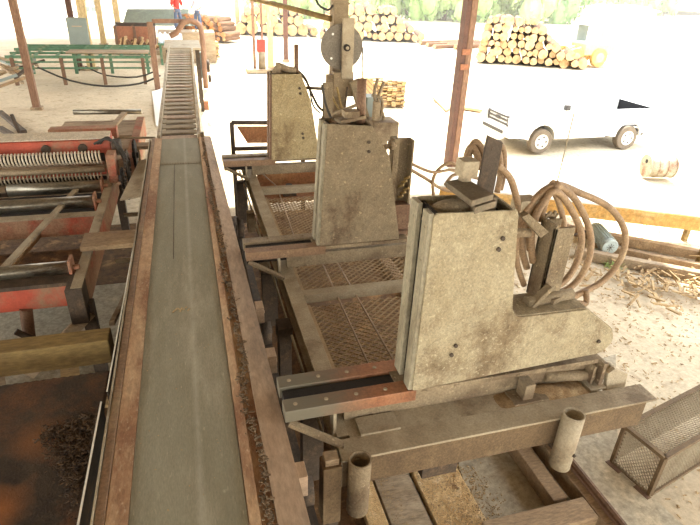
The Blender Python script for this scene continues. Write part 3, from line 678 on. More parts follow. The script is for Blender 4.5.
# yellow beam platform, timbers, motor
pf = thing('yellow_deck', (7,7.4,0), 'pale-topped deck with a faded yellow side beam crossing behind the hoses', 'deck')
a = at(440,190,z=.70); b = at(730,224,z=.70); n = Vector((b.y-a.y, a.x-b.x, 0)).normalized()*-1
if n.y < 0: n = -n
a.z = b.z = .64
g = MB().bar(a, b, .06, .24); g.build('side_beam', 'yellow', pf, bevel=.005)
g = MB().prism([a+Vector((0,0,.12)), b+Vector((0,0,.12)), b+n*1.35+Vector((0,0,.12)), a+n*.8+Vector((0,0,.12))], (0,0,.03)); g.build('deck_top', 'white_card', pf, label='deck top painted white as if sunlit')  # white colour stands in for sun glare on the deck
g = MB().bar(a+n*.95, b+n*1.05, .06, .18); g.build('side_beam', 'yellow', pf)
for t in (.05,.35,.95):
    for q in (0, .9):
        p = a.lerp(b, t)+n*q; g = MB().bar(Vector((p.x,p.y,-.08)), Vector((p.x,p.y,.62)), .08, .08); g.build('leg', 'yellow_dull', pf)
for k, ((u1,v1),(u2,v2),s_) in enumerate((((560,228),(705,256),.14), ((575,252),(705,277),.14), ((590,245),(705,268),.10))):
    p, q = at(u1,v1,z=.06+.0*k), at(u2,v2,z=.06)
    g = MB().bar(p, q, s_, s_+.02); g.build('timber', ('wood_brown','wood_grey','wood_brown')[k], label=('dark squared timber lying farthest back below the yellow beam','nearest grey squared timber beside the motor','thin brown timber lying between two squared timbers')[k], cat='timber', bevel=.006)
mo = thing('electric_motor', tuple(at(607,252,z=0)), 'pale grey-blue finned electric motor lying right of the hose loops', 'motor')
c0 = at(609,246,z=.16); c1 = at(594,229,z=.22); ax = (c1-c0).normalized()
g = MB().cyl(c0, c1, .13, 24)
for i in range(20):
    t = 2*math.pi*i/20; u_ = ax.orthogonal().normalized(); v_ = ax.cross(u_); d = u_*math.cos(t)+v_*math.sin(t)
    g.bar(c0+ax*.03+d*.135, c1-ax*.02+d*.135, .008, .03, up=d)
g.build('finned_housing', 'motor', mo)
g = MB().cyl(c0-ax*.05, c0, .14, 24); g.build('fan_cowl', 'motor', mo, bevel=.01)
g = MB()
for i in range(4):
    t = math.pi*i/4; u_ = ax.orthogonal().normalized(); v_ = ax.cross(u_); d = u_*math.cos(t)+v_*math.sin(t); g.bar(c0-ax*.052-d*.07, c0-ax*.052+d*.07, .006, .006, up=ax)
g.build('cowl_grille', 'dark_steel', mo)
g = MB().box(c0.x-.12,c0.x+.05,c0.y-.02,c0.y+.28,-.02,.05); g.build('foot', 'motor', mo)
pu = thing('pulley', tuple(at(568,244,z=0)), 'small yellow-brown spoked pulley wheel seen through the hose loops', 'pulley')
pc = at(568,236,z=.22)
g = MB().pipe(pc+Vector((-.03,0,0)), pc+Vector((.03,-.02,0)), .16, .03); g.build('rim', 'yellow_dull', pu)
g = MB()
for i in range(6):
    t = math.pi*i/3; g.bar(pc, pc+Vector((0,math.cos(t),math.sin(t)))*.14, .03, .03)
g.cyl(pc+Vector((-.05,0,0)), pc+Vector((.05,0,0)), .035, 12); g.build('spokes', 'yellow_dull', pu)
g = MB().bar(pc+Vector((0,0,0)), Vector((pc.x,pc.y,-.06)), .05, .05); g.build('stand', 'wood_brown', pu)
g = MB().cyl(pc+Vector((.05,0,0)), c1+Vector((-.02,0,0)), .02, 8); g.build('shaft', 'dark_steel', pu)

# weeds by the motor
g = MB(); wp = at(612,266,z=-.03)
for _ in range(60):
    p = wp+Vector((random.gauss(0,.06), random.gauss(0,.06), 0)); d = Vector((random.gauss(0,.05), random.gauss(0,.05), random.uniform(.03,.12)))
    g.bar(p, p+d, .018, .002)
g.build('weed_tuft', 'leaf2', label='small green weed tuft in front of the motor', cat='weed')

# drum
dr = thing('barrel', tuple(at(655,176,z=0)), 'rusty dented drum lying on its side on the bright yard', 'barrel')
p0 = at(646,166,z=.25); ax = Vector((.62,-.16,0)); axn = ax.normalized()
g = MB().cyl(p0, p0+ax, .26, 28)
for t in (0,.33,.66,1): g.cyl(p0+ax*t-axn*.012, p0+ax*t+axn*.012, .272, 28)
g.build('shell', mat('drum_paint', srgb(170,164,144), srgb(140,134,114), srgb(132,100,76), scale=5, rough=.8, c3amt=.42), dr)
g = MB().cyl(p0-axn*.014+Vector((0,0,.12)), p0-axn*.02+Vector((0,0,.12)), .05, 12); g.build('bung_hole', 'black', dr)

# ------------------------------------------------------------------ left: edger with rollers
ed = thing('edger_machine', (-1.9, 8, 0), 'dusty red edger roller bed left of the belt with spring rows and steel rollers', 'edger')
g = MB().box(-1.31,-1.205,5.15,9.2,1.18,1.205); g.build('side_rail', 'dust_light', ed, bevel=.004, label='pale dusty top rail beside the belt')
g = MB().box(-1.30,-1.21,5.16,9.2,.86,1.178); g.build('side_beam', 'red_dull', ed)
g = MB().box(-3.9,-3.7,5.15,9.2,.9,1.2); g.build('side_beam', 'red', ed)
g = MB().box(-3.9,-1.28,5.34,5.42,.90,1.16); g.build('front_beam', 'red', ed, bevel=.005, label='bright red crossbeam nearest the camera')
g = MB().box(-3.9,-1.28,5.32,5.50,1.145,1.185); bolt_row(g,(-1.7,5.40,1.185),(-1.5,5.40,1.185),2,.015,(0,0,1)); g.build('front_beam_cap', 'dark_steel', ed)
g = MB().box(-1.36,-1.20,5.12,5.36,.80,1.2); g.build('corner_plate', 'dark_steel', ed, bevel=.006)
g = MB().box(-3.9,-1.28,7.12,7.20,.92,1.17); g.build('cross_beam', 'red_dull', ed, bevel=.005)
g = MB().box(-3.9,-1.28,7.10,7.24,1.17,1.19); g.build('cross_beam_cap', 'dust_light', ed)
g = MB().box(-3.9,-1.28,6.2,6.3,.75,.85); g.build('lower_beam', 'dark_steel', ed)
for (x1, y, r_) in ((-1.36,8.15,.085),(-1.38,7.52,.085),(-1.38,5.58,.075)):
    g = MB().cyl((-3.75 if y < 8 else -2.55,y,1.22),(x1,y,1.22),r_,24); g.build('roller', 'roller', ed, label='polished steel roller')
    g = MB().box(x1+.01,x1+.04,y-.09,y+.09,1.10,1.33); g.cyl((x1,y,1.22),(x1+.10,y,1.22),.03,10); g.build('roller_bracket', 'red_dull', ed, bevel=.004)
pa, pb = at(76,190,z=1.22), at(-12,285,z=1.22)
g = MB().bar(pa, pb, .075, .03); g.build('diagonal_bar', 'dust_light', ed, bevel=.003)
g = MB().bar(at(40,234,z=.95), at(-8,290,z=.95), .05, .05); g.build('lower_diagonal', 'wood_brown', ed)
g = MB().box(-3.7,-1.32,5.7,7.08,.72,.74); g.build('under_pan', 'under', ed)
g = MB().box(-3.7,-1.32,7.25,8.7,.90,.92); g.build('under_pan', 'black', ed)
# spring finger rows
def coil(name, x0, x1, y, z, r, turns, wire, m):
    g = MB(); n = 10*turns
    g.tube([(x0+(x1-x0)*i/n, y+r*math.cos(2*math.pi*i/10), z+r*math.sin(2*math.pi*i/10)) for i in range(n+1)], wire, n=5, smooth=0)
    return g.build(name, m, ed)
coil('spring_row', -2.9, -1.33, 8.55, 1.53, .085, 34, .014, 'white_lit')
g = MB().cyl((-2.95,8.55,1.53),(-1.3,8.55,1.53),.06,12); g.build('spring_shaft', 'black', ed)
coil('spring_row', -2.9, -1.33, 8.42, 1.27, .06, 32, .011, 'dust_light')
g = MB().cyl((-2.95,8.42,1.25),(-1.3,8.42,1.25),.03,12); g.build('spring_shaft', 'black', ed)
g = MB().cyl((-2.95,8.42,1.385),(-1.3,8.42,1.385),.045,16); g.build('press_bar', 'wear_grey', ed)
g = MB().box(-2.95,-1.3,8.46,8.52,1.29,1.36); g.build('red_strip', 'red', ed)
g = MB().box(-2.95,-1.3,8.28,8.32,1.08,1.13); 
for i in range(14): g.box(-2.85+.11*i,-2.82+.11*i,8.27,8.31,1.13,1.2)
g.build('toothed_bar', 'dark_steel', ed)
# hood
g = MB().prism([(-2.85,8.78,1.46),(-2.85,8.86,1.70),(-2.85,9.2,1.74),(-2.85,9.2,1.46)], (1.62,0,0)); g.build('hood', 'red', ed, bevel=.01, label='bright red hood')
g = MB().prism([(-2.84,8.88,1.712),(-1.24,8.88,1.712),(-1.24,9.19,1.748),(-2.84,9.19,1.748)], (0,0,.012)); g.build('hood_top', 'white_lit', ed, label='hood top painted pale as if lit')
for x in (-2.12,-1.62): g = MB().cyl((x,8.83,1.60),(x,8.78,1.60),.065,16); g.build('hood_port', 'dark_steel', ed)
g = MB().box(-3.1,-2.86,8.7,8.95,1.38,1.72); g.box(-3.05,-2.9,8.68,8.7,1.5,1.6); g.build('end_box', 'dust_steel', ed, bevel=.006)
# rear part of the edger
g = MB().box(-2.75,-1.35,9.4,10.25,1.36,1.40); g.build('rear_plate', 'white_lit', ed)
g = MB().box(-2.4,-1.3,10.35,10.6,1.30,1.52); g.build('rear_red_plate', 'red_dull', ed, bevel=.01)
g = MB().box(-2.5,-1.0,11.0,12.3,.6,1.22); g.build('rear_body', 'wood_grey', ed, bevel=.02)
g = MB().cyl((-2.3,12.3,1.40),(-.98,12.2,1.40),.05,14); g.build('rear_roller', 'roller', ed)
g = MB().bar((-1.30,12.0,1.42),(-1.55,9.7,1.42),.10,.05); g.build('rear_diagonal', 'wood_grey', ed)
g = MB().box(-1.1,-.95,9.3,12.3,.9,1.28); g.build('rear_side_plate', 'red_dull', ed, bevel=.01)
g = MB().box(-3.6,-1.1,9.5,11.3,.6,1.2); g.build('rear_frame', 'wood_grey', ed)
for (x, y) in ((-1.22,5.3),(-1.22,8.9),(-3.8,5.3),(-3.8,9.0),(-1.2,12.0),(-2.5,12.0)):
    g = MB().box(x-.06,x+.06,y-.06,y+.06,.02,.95); g.build('leg', 'dark_steel', ed)
g = MB().cyl((-1.86,5.30,.35),(-1.80,5.34,.92),.06,16); g.build('jack_leg', 'brown_box', ed)
g = MB().bar((-1.9,5.2,.2),(-1.2,5.25,.85),.05,.12); g.build('slanted_brace', 'wood_grey', ed)
g = MB().bar((-1.9,5.2,.75),(-1.45,5.25,.3),.04,.05); g.build('slanted_brace', 'dark_steel', ed)
# drive side: sprockets, chain, hoses
for (x,y,z,r_,m) in ((-1.02,8.75,1.35,.20,'dark_steel'),(-1.05,8.2,1.30,.14,'black'),(-.94,9.3,1.32,.24,'black')):
    g = MB().cyl((x-.02,y,z),(x+.02,y,z),r_,30).cyl((x-.05,y,z),(x+.05,y,z),.05,12)
    for i in range(24):
        t = 2*math.pi*i/24; g.bar(Vector((x,y,z))+Vector((0,math.cos(t),math.sin(t)))*r_, Vector((x,y,z))+Vector((0,math.cos(t),math.sin(t)))*(r_+.02), .02,.02)
    g.build('sprocket', m, ed)
g = MB().box(-1.25,-1.13,8.3,8.6,1.2,1.62); g.build('bearing_block', 'red_dull', ed, bevel=.01)
g = MB().box(-1.20,-1.08,8.7,8.95,1.5,1.7); g.build('gear_housing', 'dark_steel', ed, bevel=.02)
for k in range(3):
    g = MB().tube([(-1.45+.04*k,8.8,1.66),(-1.25,8.75+.05*k,1.74),(-1.05-.02*k,8.6,1.62),(-.98,8.4-.05*k,1.35),(-1.0,8.1,1.0)], .018, smooth=6); g.build('hose', 'cable', ed)
g = MB()
for i in range(26):
    t = i/26*2*math.pi; c = Vector((-1.0, 8.47+.42*math.cos(t), 1.30+.21*math.sin(t))); t2 = t+.16; c2 = Vector((-1.0, 8.47+.42*math.cos(t2), 1.30+.21*math.sin(t2))); g.bar(c, c2, .03, .02)
g.build('drive_chain', 'dark_steel', ed)
g = MB().cyl((-1.3,10.38,1.33),(-.66,10.33,1.33),.02,10); g.build('tie_rod', 'dust_light', ed)
g = MB().cyl((-1.3,14.25,1.3),(-.6,14.2,1.3),.02,10)
# bits between belt and edger
g = MB().box(-1.31,-.73,5.90,6.28,1.24,1.30); g.build('bridge_board', 'wood_brown', label='short brown board bridging the edger rail and the belt trough', cat='board', bevel=.004)
g = MB().prism([(-1.0,7.2,1.32),(-.70,7.2,1.36),(-.70,8.9,1.36),(-.86,8.9,1.32)], (0,0,.02)); g.build('tin_flashing', 'dust_light', label='pale sheet metal flashing left of the belt beyond the bridge board', cat='sheet metal')
for k, (y, z) in enumerate(((7.1,.9),(6.6,.75),(8.0,.8))):
    g = MB().bar((-1.09,y,z),(-.72,y,z),.05,.05); g.build('tie_bar', 'dust_steel', conv)
for k, x in enumerate((-.88,-.98)):
    g = MB().bar((x,7.6,.05),(x+.03,5.2-.3*k,.9),.05,.04); g.build('slanted_stay', 'wood_grey', conv)

# yellow beam in front of the edger and the rusty chute sheet
g = MB().box(-4.2,-.93,4.50,4.72,.72,.98); g.build('yellow_beam', 'yellow_dull', label='faded olive-yellow square beam below the red edger front', cat='beam', bevel=.012)
g = MB().box(-4.2,-.95,4.85,4.95,.5,.62); g.build('brown_beam', 'wood_brown', label='thin brown beam behind the yellow square beam', cat='beam')
sh = thing('chute_sheet', (-1.6,3,0), 'dark rust-stained ribbed sheet pan at bottom left beside the belt', 'metal sheet')
def shf(u, v):
    x = -3.2+2.33*u; y = 1.2+2.85*v
    return Vector((x, y, .90+.06*(v)+.004*math.sin((x+y)*90)))
g = MB(); g.grid(shf, 90, 110, smooth=True); ob = g.build('sheet', 'sheet', sh)
md = ob.modifiers.new('solid', 'SOLIDIFY'); md.thickness = .01
g = MB(); g.prism([(-.87,.9,.30),(-.87,3.56,.30),(-.87,3.56,1.05),(-.87,.9,1.12)], (-.010,0,0)); g.build('side_wall', 'black', sh)  # coloured black as the shaded void between pan and trough
g = MB().bar((-.875,.9,1.123),(-.875,3.56,1.053),.012,.008); g.build('bright_edge', 'white_card', sh, label='bright bare cut edge')
fl = thing('trough_flashing', (-.76,4.3,.3), 'dark upright flashing sheet with a bright top edge left of the belt trough', 'sheet metal')
g = MB(); g.prism([(-.71,5.6,.40),(-.71,5.6,1.42),(-.80,3.5,1.19),(-.80,3.5,.40)], (-.008,0,0)); g.build('sheet', 'black', fl)
g = MB().bar((-.715,5.6,1.424),(-.805,3.5,1.194),.009,.006); g.build('bright_edge', 'white_card', fl)
for x in (-3.0,-1.0):
    for y in (1.5,3.8): g = MB().bar((x,y,.03),(x,y,.90),.06,.06); g.build('leg', 'dark_steel', sh)
g = MB()
PT = [at(42,436,z=.95), at(104,416,z=.97), at(104,440,z=.96), at(82,520,z=.93)]
def pilep():
    q = random.random(); a, b, c = (PT[0], PT[1], PT[2]) if q < .4 else (PT[0], PT[2], PT[3])
    u, v = random.random(), random.random()
    if u+v > 1: u, v = 1-u, 1-v
    p = a+(b-a)*u+(c-a)*v
    return Vector((min(-.90, p.x+random.gauss(0,.03)), p.y+random.gauss(0,.04), .925+.06*(p.y-1.2)/2.85+abs(random.gauss(0,.018))))
chips_mesh(g, 2400, pilep, .012, elong=3)
g.build('bark_pile', 'bark_dark', label='loose pile of dark shredded bark on the rusty sheet', cat='bark', kind='stuff')
# floor junk below the left machines
for k, (p, q, w_, m, lab) in enumerate((((-2.6,4.9,.2),(-1.0,4.7,.2),.12,'wood','pale lath lying on the floor under the yellow beam'), ((-1.6,5.6,.1),(-1.3,4.2,.1),.18,'wood','wide pale board on the floor below the red front beam'), ((-2.4,5.8,.1),(-1.9,4.3,.1),.14,'wood_grey','grey board on the floor at the far left'))):
    g = MB().bar((p[0],p[1],.08+.05*k),(q[0],q[1],.08+.05*k), w_, .04); g.build('floor_scrap', m, label=lab, cat='board')

# ------------------------------------------------------------------ far left: green roll case, cabinet, posts
gt = thing('green_rollcase', (-4,24.5,0), 'long green steel table frame with lattice rails behind the left post', 'steel table')
for (y, z, h) in ((23.85,1.02,.10),(23.85,.62,.06),(25.3,1.12,.10),(26.6,1.12,.10),(24.6,1.07,.08),(23.85,.84,.05),(26.6,.7,.07),(26.0,1.12,.08)):
    g = MB().box(-6.4,-1.35,y-.04,y+.04,z-h/2,z+h/2); g.build('rail', 'green', gt)
for x in (-6.2,-4.53,-3.1,-1.62):
    for y in (23.85, 26.6): g = MB().box(x-.06,x+.06,y-.06,y+.06,.0,1.0); g.build('leg', 'brown_box' if y < 25 else 'green', gt)
for i in range(7):
    x = -6.2+i*.76; g = MB().bar((x,23.85,1.05),(x,26.6,1.12),.09,.05); g.build('cross_rail', 'green', gt)
g = MB().box(-4.4,-1.4,24.2,25.2,1.10,1.14); g.build('top_boards', 'wood_grey', gt)
for k, (u, v1) in enumerate(((76,85),(146,86))): pass
g = MB().tube([(-5.3,23.5,.7),(-4.2,23.0,.3),(-3.0,22.9,.10),(-1.8,23.1,.15),(-1.0,23.4,.4)], .035, n=8); g.build('cable', 'cable', label='black cable sagging under the green steel table', cat='cable')
g = MB().tube([(-3.8,24.4,.6),(-3.0,23.8,.35),(-1.9,23.7,.3),(-1.1,23.7,.55)], .03, n=8); g.build('cable', 'cable', label='second black cable sagging higher under the green table', cat='cable')
cb = thing('electrical_cabinet', (-4.6,28.2,0), 'grey-blue electrical cabinet standing behind the green table', 'cabinet')
ca = at(66,46,y=28.0); cbp = at(85,21,y=28.0)
ca.x += .2
g = MB().box(ca.x,ca.x+.8,27.9,28.4,ca.z,ca.z+1.15); g.build('body', 'cab_grey', cb, bevel=.02)
g = MB().box(ca.x+.05,ca.x+.75,27.88,27.9,ca.z+.05,ca.z+1.10); g.build('door', 'cab_grey', cb, bevel=.005)
g = MB().box(ca.x+.2,ca.x+.6,27.87,27.88,ca.z+.80,ca.z+.84); g.build('nameplate', 'trough_pink', cb)
for x in (ca.x+.12, ca.x+.68): g = MB().box(x-.05,x+.05,28.05,28.2,-.1,ca.z); g.build('leg', 'dark_steel', cb)

def hpost(name, foot, top, w, m, lab, group=None, cat='post', sec='h'):
    foot = Vector(foot); top = Vector(top); r = thing(name, tuple(foot), lab, cat, group)
    g = MB()
    if sec == 'h':
        for s in (-1,1): g.bar(foot+Vector((s*w/2,0,0)), top+Vector((s*w/2,0,0)), w, .02, up=(1,0,0))
        g.bar(foot, top, .02, w, up=(1,0,0)); 
    else: g.bar(foot, top, w, w, up=(0,1,0))
    g.build('shaft', m, r)
    g = MB().box(foot.x-w*.8,foot.x+w*.8,foot.y-w*.8,foot.y+w*.8,foot.z-.08,foot.z+.04); g.build('base_plate', 'wood_grey', r)
    return r
def vpost(u, v, w, m, lab, z=0, top=5.9, sec='box', name='post', group=None):
    f = at(u, v, z=z); return hpost(name, f, (f.x, f.y, top), w, m, lab, group, sec=sec)
vpost(37,108,.20,'post_brown','brown steel post standing alone in front of the green table at left', sec='box', name='steel_post')
vpost(92,68,.34,'timber_post','pale timber post directly right of the grey cabinet', name='timber_post', top=5.2)
vpost(104,44,.30,'timber_post','pale timber post second to the right of the grey cabinet', name='timber_post', top=5.2)
vpost(120,38,.34,'timber_post','pale timber post third right of the grey cabinet, above the rust-red bin', name='timber_post', top=5.2)
vpost(238,30,.34,'timber_post','pale far post just right of the orange log stack', name='timber_post', top=5.0)
vpost(249,28,.30,'timber_post','thin pale far post, second right of the orange log stack', name='timber_post', top=5.0)
vpost(80,67,.22,'post_dark','dark post rising directly behind the grey cabinet', name='steel_post', top=5.4)
vpost(286,60,.22,'post_dark','dark slender post between the red hose reel stand and the far upright', name='steel_post', top=5.0)
vpost(271,68,.26,'timber_post','cream timber post right beside the red hose reel stand', name='timber_post', top=5.0)
# right-hand brown post (main roof)
rp = thing('steel_post', tuple(at(450,166,z=-.05)), 'tall rust-brown two-tone steel post between the log pile and the middle upright', 'post')
f = at(450,166,z=-.05)
g = MB().box(f.x-.13,f.x-.02,f.y-.12,f.y+.12,-.1,4.92); g.build('web', 'post_dark', rp)
g = MB().box(f.x-.02,f.x+.13,f.y-.13,f.y+.13,-.1,4.92); g.build('flange', 'post_brown', rp, bevel=.01)
for v_ in (52,67):
    p = at(468,v_,y=f.y-.14); g = MB().box(f.x-.12,f.x+.06,f.y-.17,f.y-.13,p.z-.06,p.z+.06); g.build('cleat', 'bin_rust', rp, label='orange-brown clamp')

# arch frame and brown bench right at conveyor end
af = thing('arch_frame', (0,22.5,0), 'brown bent-pipe arch frame over the far end of the slat conveyor', 'steel frame')
f1 = at(158,87,z=0); f2 = at(205,89,z=0)
yy = 22.9
g = MB().box(f1.x-.10,f1.x+.10,yy-.1,yy+.1,-.05,at(155,22,y=yy).z); g.build('leg', 'post_brown', af)
tp = at(152,21,y=yy); t2 = at(186,21,y=yy)
g = MB().bar(tp, t2, .12, .14); g.build('top_rail', 'post_brown', af)
P = [(206,88),(204,60),(202,35),(199,25),(192,21),(185,22),(180,27),(176,33),(170,36)]
g = MB().tube([at(u,v,y=yy-.2) for u,v in P], .10, n=12); g.build('bent_pipe', 'post_brown', af)
g = MB().box(at(196,50,y=yy).x, at(203,50,y=yy).x, yy-.1,yy+.1, at(196,78,y=yy).z, at(196,52,y=yy).z); g.build('grey_panel', 'cab_grey', af)
# conveyor head platform
hp = thing('transfer_table', (0,20,0), 'dusty steel transfer table at the top of the slat conveyor', 'table')
g = MB().box(-.6,.5,18.35,20.6,1.92,1.98); g.build('top', 'dust_light', hp)
for x in (-.5,.4):
    for y in (18.6,20.3): g = MB().box(x-.05,x+.05,y-.05,y+.05,-.08,1.92); g.build('leg', 'dark_steel', hp)
g = MB().cyl((.62,18.0,1.5),(.70,18.0,1.5),.18,20).cyl((.62,17.6,1.2),(.70,17.6,1.2),.12,20); g.build('drive_pulley', 'dark_steel', hp)

# bin with scrap, jugs, people behind
bn = thing('scrap_bin', (-2.8,36,0), 'open rust-red steel bin of offcuts behind the green table', 'bin')
a, b = at(113,26,y=35.5), at(154,24,y=35.5)
g = MB().box(a.x,b.x,35.4,35.5,a.z-.95,a.z); g.build('front_panel', 'bin_rust', bn)
g = MB().box(a.x,b.x,36.8,36.9,a.z-.95,a.z+.1).box(a.x,a.x+.1,35.5,36.8,a.z-.95,a.z).box(b.x-.1,b.x,35.5,36.8,a.z-.95,a.z); g.build('side_panel', 'dark_steel', bn)
for x in (a.x+.1,(a.x+b.x)/2,b.x-.1): g = MB().box(x-.07,x+.07,35.35,35.5,-.1,a.z); g.build('leg', 'brown_box', bn)
g = MB()
a, b = at(100,10,y=42), at(195,30,y=42)
ss = thing('sloped_shed', (0,42,0), 'low grey-green sheet lean-to roof behind the workers', 'shed')
g = MB().prism([at(122,26,y=41), at(196,26,y=41), at(190,9,y=43), at(127,9,y=43)], (0,.05,.0)); g.build('roof_sheet', 'slab_green', ss)
pz = at(122,26,y=41)
for u in (124,150,178): p = at(u,26,y=41.2); g = MB().box(p.x-.08,p.x+.08,41.1,41.3,-.1,p.z); g.build('leg', 'timber_post', ss)
offs = []
OR = at(140,49,y=34.3)
for i in range(26):
    u = 118+42*random.random(); v = 34+14*random.random(); p = at(u, v, y=33.8+random.random()); a_ = random.uniform(-1.2,1.2)
    z0 = OR.z+.07
    g = MB().cyl(Vector((p.x,p.y,z0)), Vector((p.x+.45*math.sin(a_),p.y,z0+.5*abs(math.cos(a_))+.05)), .07, 8); offs.append(g.build('offcut', 'log_end' if i % 2 else 'bark', label='short slab offcut thrown in the heap before the rust-red bin', cat='offcut', group='offcuts before the bin'))
g = MB().box(at(118,45,y=34.3).x, at(160,45,y=34.3).x, 33.6, 35.0, -.08, at(140,49,y=34.3).z); g.build('offcut_rack', 'wood_grey', label='low weathered rack under the offcut heap', cat='rack')
for i, u in enumerate((161,166,171,176,180)):
    p = at(u,43,y=30); g = MB().cyl((p.x,30,p.z),(p.x,30,p.z+.42),.13,14).cyl((p.x,30,p.z+.42),(p.x,30,p.z+.5),.05,10); g.build('jug', 'jug', label='white plastic jug on the bench under the arch frame', cat='jug', group='jugs on the bench', bevel=.01)
p = at(160,43,y=30); q = at(184,43,y=30)
bc = thing('bench', (p.x,30,0), 'green-legged bench carrying white jugs beyond the slat conveyor', 'bench')
g = MB().box(p.x-.1,q.x+.1,29.7,30.3,p.z-.08,p.z); g.build('top', 'green', bc)
for x in (p.x,q.x): g = MB().box(x-.05,x+.05,29.8,30.2,-.1,p.z-.08); g.build('leg', 'green', bc)

# ------------------------------------------------------------------ people
def person(u, v, y, shirt, lab, face):
    p = at(u, v, y=y); z0 = p.z                   # feet
    r = thing('person', (p.x, y, z0), lab, 'person')
    x = p.x
    me = bpy.data.meshes.new('body'); bm = bmesh.new(); sk = bm.verts.layers.skin.verify()
    J = {'pel':(0,0,.95,.13),'bel':(0,.02,1.10,.125),'che':(0,.03,1.30,.145),'nek':(0,.0,1.47,.055),'hdb':(0,-.01,1.56,.085),'hdt':(0,-.01,1.68,.085)}
    for s, n in ((-1,'l'),(1,'r')):
        J.update({'hip'+n:(s*.10,0,.88,.095),'kne'+n:(s*.12,-.05,.50,.062),'ank'+n:(s*.13,.02,.09,.042),'toe'+n:(s*.15,-.16,.035,.035),
                  'sho'+n:(s*.19,.02,1.40,.062),'elb'+n:(s*.27,-.02,1.13,.045),'wri'+n:(s*.22,-.24,1.05,.030),'han'+n:(s*.20,-.31,1.05,.030)})
    E = [('pel','bel'),('bel','che'),('che','nek'),('nek','hdb'),('hdb','hdt')]
    for n in 'lr': E += [('pel','hip'+n),('hip'+n,'kne'+n),('kne'+n,'ank'+n),('ank'+n,'toe'+n),('che','sho'+n),('sho'+n,'elb'+n),('elb'+n,'wri'+n),('wri'+n,'han'+n)]
    V = {}
    for k_, (a, b, c, rr) in J.items():
        v_ = bm.verts.new((a,b,c)); v_[sk].radius = (rr, rr); V[k_] = v_
    for n in 'lr':
        for f_ in range(5):
            dx = (-.03+.015*f_); prev = V['han'+n]; sx = J['han'+n][0]
            for q in (1,2):
                w_ = bm.verts.new((sx+dx*(1+.3*q), -.31-(.035*q if f_ else .02*q), 1.05-.02*q)); w_[sk].radius = (.009,.009); bm.edges.new((prev,w_)); prev = w_
    for a, b in E: bm.edges.new((V[a],V[b]))
    V['pel'][sk].use_root = True
    bm.to_mesh(me); bm.free(); o = bpy.data.objects.new('body', me); COL.objects.link(o); o.parent = r
    o.modifiers.new('skin', 'SKIN'); ss_ = o.modifiers.new('sub', 'SUBSURF'); ss_.levels = 1; ss_.render_levels = 1
    me.materials.append(M['skin']); WLOC[o.name] = Vector((x,y,z0))
    b_ = Vector((x,y,z0))
    # clothing: slightly larger tubes over the body
    g = MB().tube([b_+Vector(q) for q in ((0,0,.93),(0,.02,1.10),(0,.03,1.30),(0,.02,1.44))], [.155], n=14, smooth=3)
    for s in (-1,1): g.tube([b_+Vector(q) for q in ((s*.12,.03,1.40),(s*.20,.02,1.38),(s*.255,-.01,1.16))], .072, n=10, smooth=3)
    g.build('shirt', shirt, r)
    g = MB().tube([b_+Vector((0,0,.82)), b_+Vector((0,0,.98))], .160, n=14, smooth=0)
    for s in (-1,1): g.tube([b_+Vector(q) for q in ((s*.085,0,.90),(s*.12,-.05,.50),(s*.13,.02,.10))], .085, n=10, smooth=3)
    g.build('trousers', 'denim', r)
    g = MB().tube([b_+Vector((0,.02,1.66)), b_+Vector((0,.01,1.71)), b_+Vector((0,0,1.765))], .092, n=12, smooth=2); g.build('hair', 'hair', r)
    r.rotation_euler.z = R(face)
    return r
person(179, 30, 31, 'cloth_red', 'person in a red shirt standing beyond the slat conveyor', 20)
person(199, 31, 31.5, 'cloth_white', 'person in a pale blue shirt standing beside the arch frame', -30)
dk = at(190,30,y=31.3)
g = MB().box(dk.x-1.6,dk.x+1.2,30.6,32.3,-.1,min(at(179,30,y=31).z, at(199,31,y=31.5).z)-.0); g.build('loading_deck', 'wood_grey', label='low timber deck the two people stand on', cat='deck')

# ------------------------------------------------------------------ logs
def log_mesh(r, L, end='log_end', seed=0):
    rnd = random.Random(seed); bm = bmesh.new(); n = 14; rings = []
    rad = [r*rnd.uniform(.92,1.08) for _ in range(n)]
    for j, (y, k) in enumerate(((0,.93),(.05,1),(L*.5,.97),(L-.05,.93),(L,.88))):
        rings.append([bm.verts.new((rad[i]*k*math.cos(6.2832*i/n), y, rad[i]*k*math.sin(6.2832*i/n))) for i in range(n)])
    for a, b in zip(rings, rings[1:]):
        for i in range(n): f = bm.faces.new((a[i], a[(i+1)%n], b[(i+1)%n], b[i])); f.smooth = True
    f = bm.faces.new(rings[0]); f.material_index = 1; f = bm.faces.new(rings[-1]); f.material_index = 1
    bmesh.ops.recalc_face_normals(bm, faces=bm.faces[:])
    me = bpy.data.meshes.new('log'); bm.to_mesh(me); bm.free(); me.materials.append(M['bark']); me.materials.append(M[end]); return me
LM = [log_mesh(1.0, 1.0, seed=i) for i in range(6)]
LMO = [log_mesh(1.0, 1.0, 'log_end_orange', seed=i) for i in range(3)]
def put_log(me, x, y, z, r, L, rz, lab, group, ry=0):
    o = bpy.data.objects.new('log', me); COL.objects.link(o); o.location = (x,y,z); o.scale = (r,L,r); o.rotation_euler = (0,random.uniform(0,6.28),rz)
    o.rotation_euler = (Matrix.Rotation(rz,3,'Z') @ Matrix.Rotation(ry,3,'Y')).to_euler()
    return tag(o, lab, 'log', group)
ROWS = {}
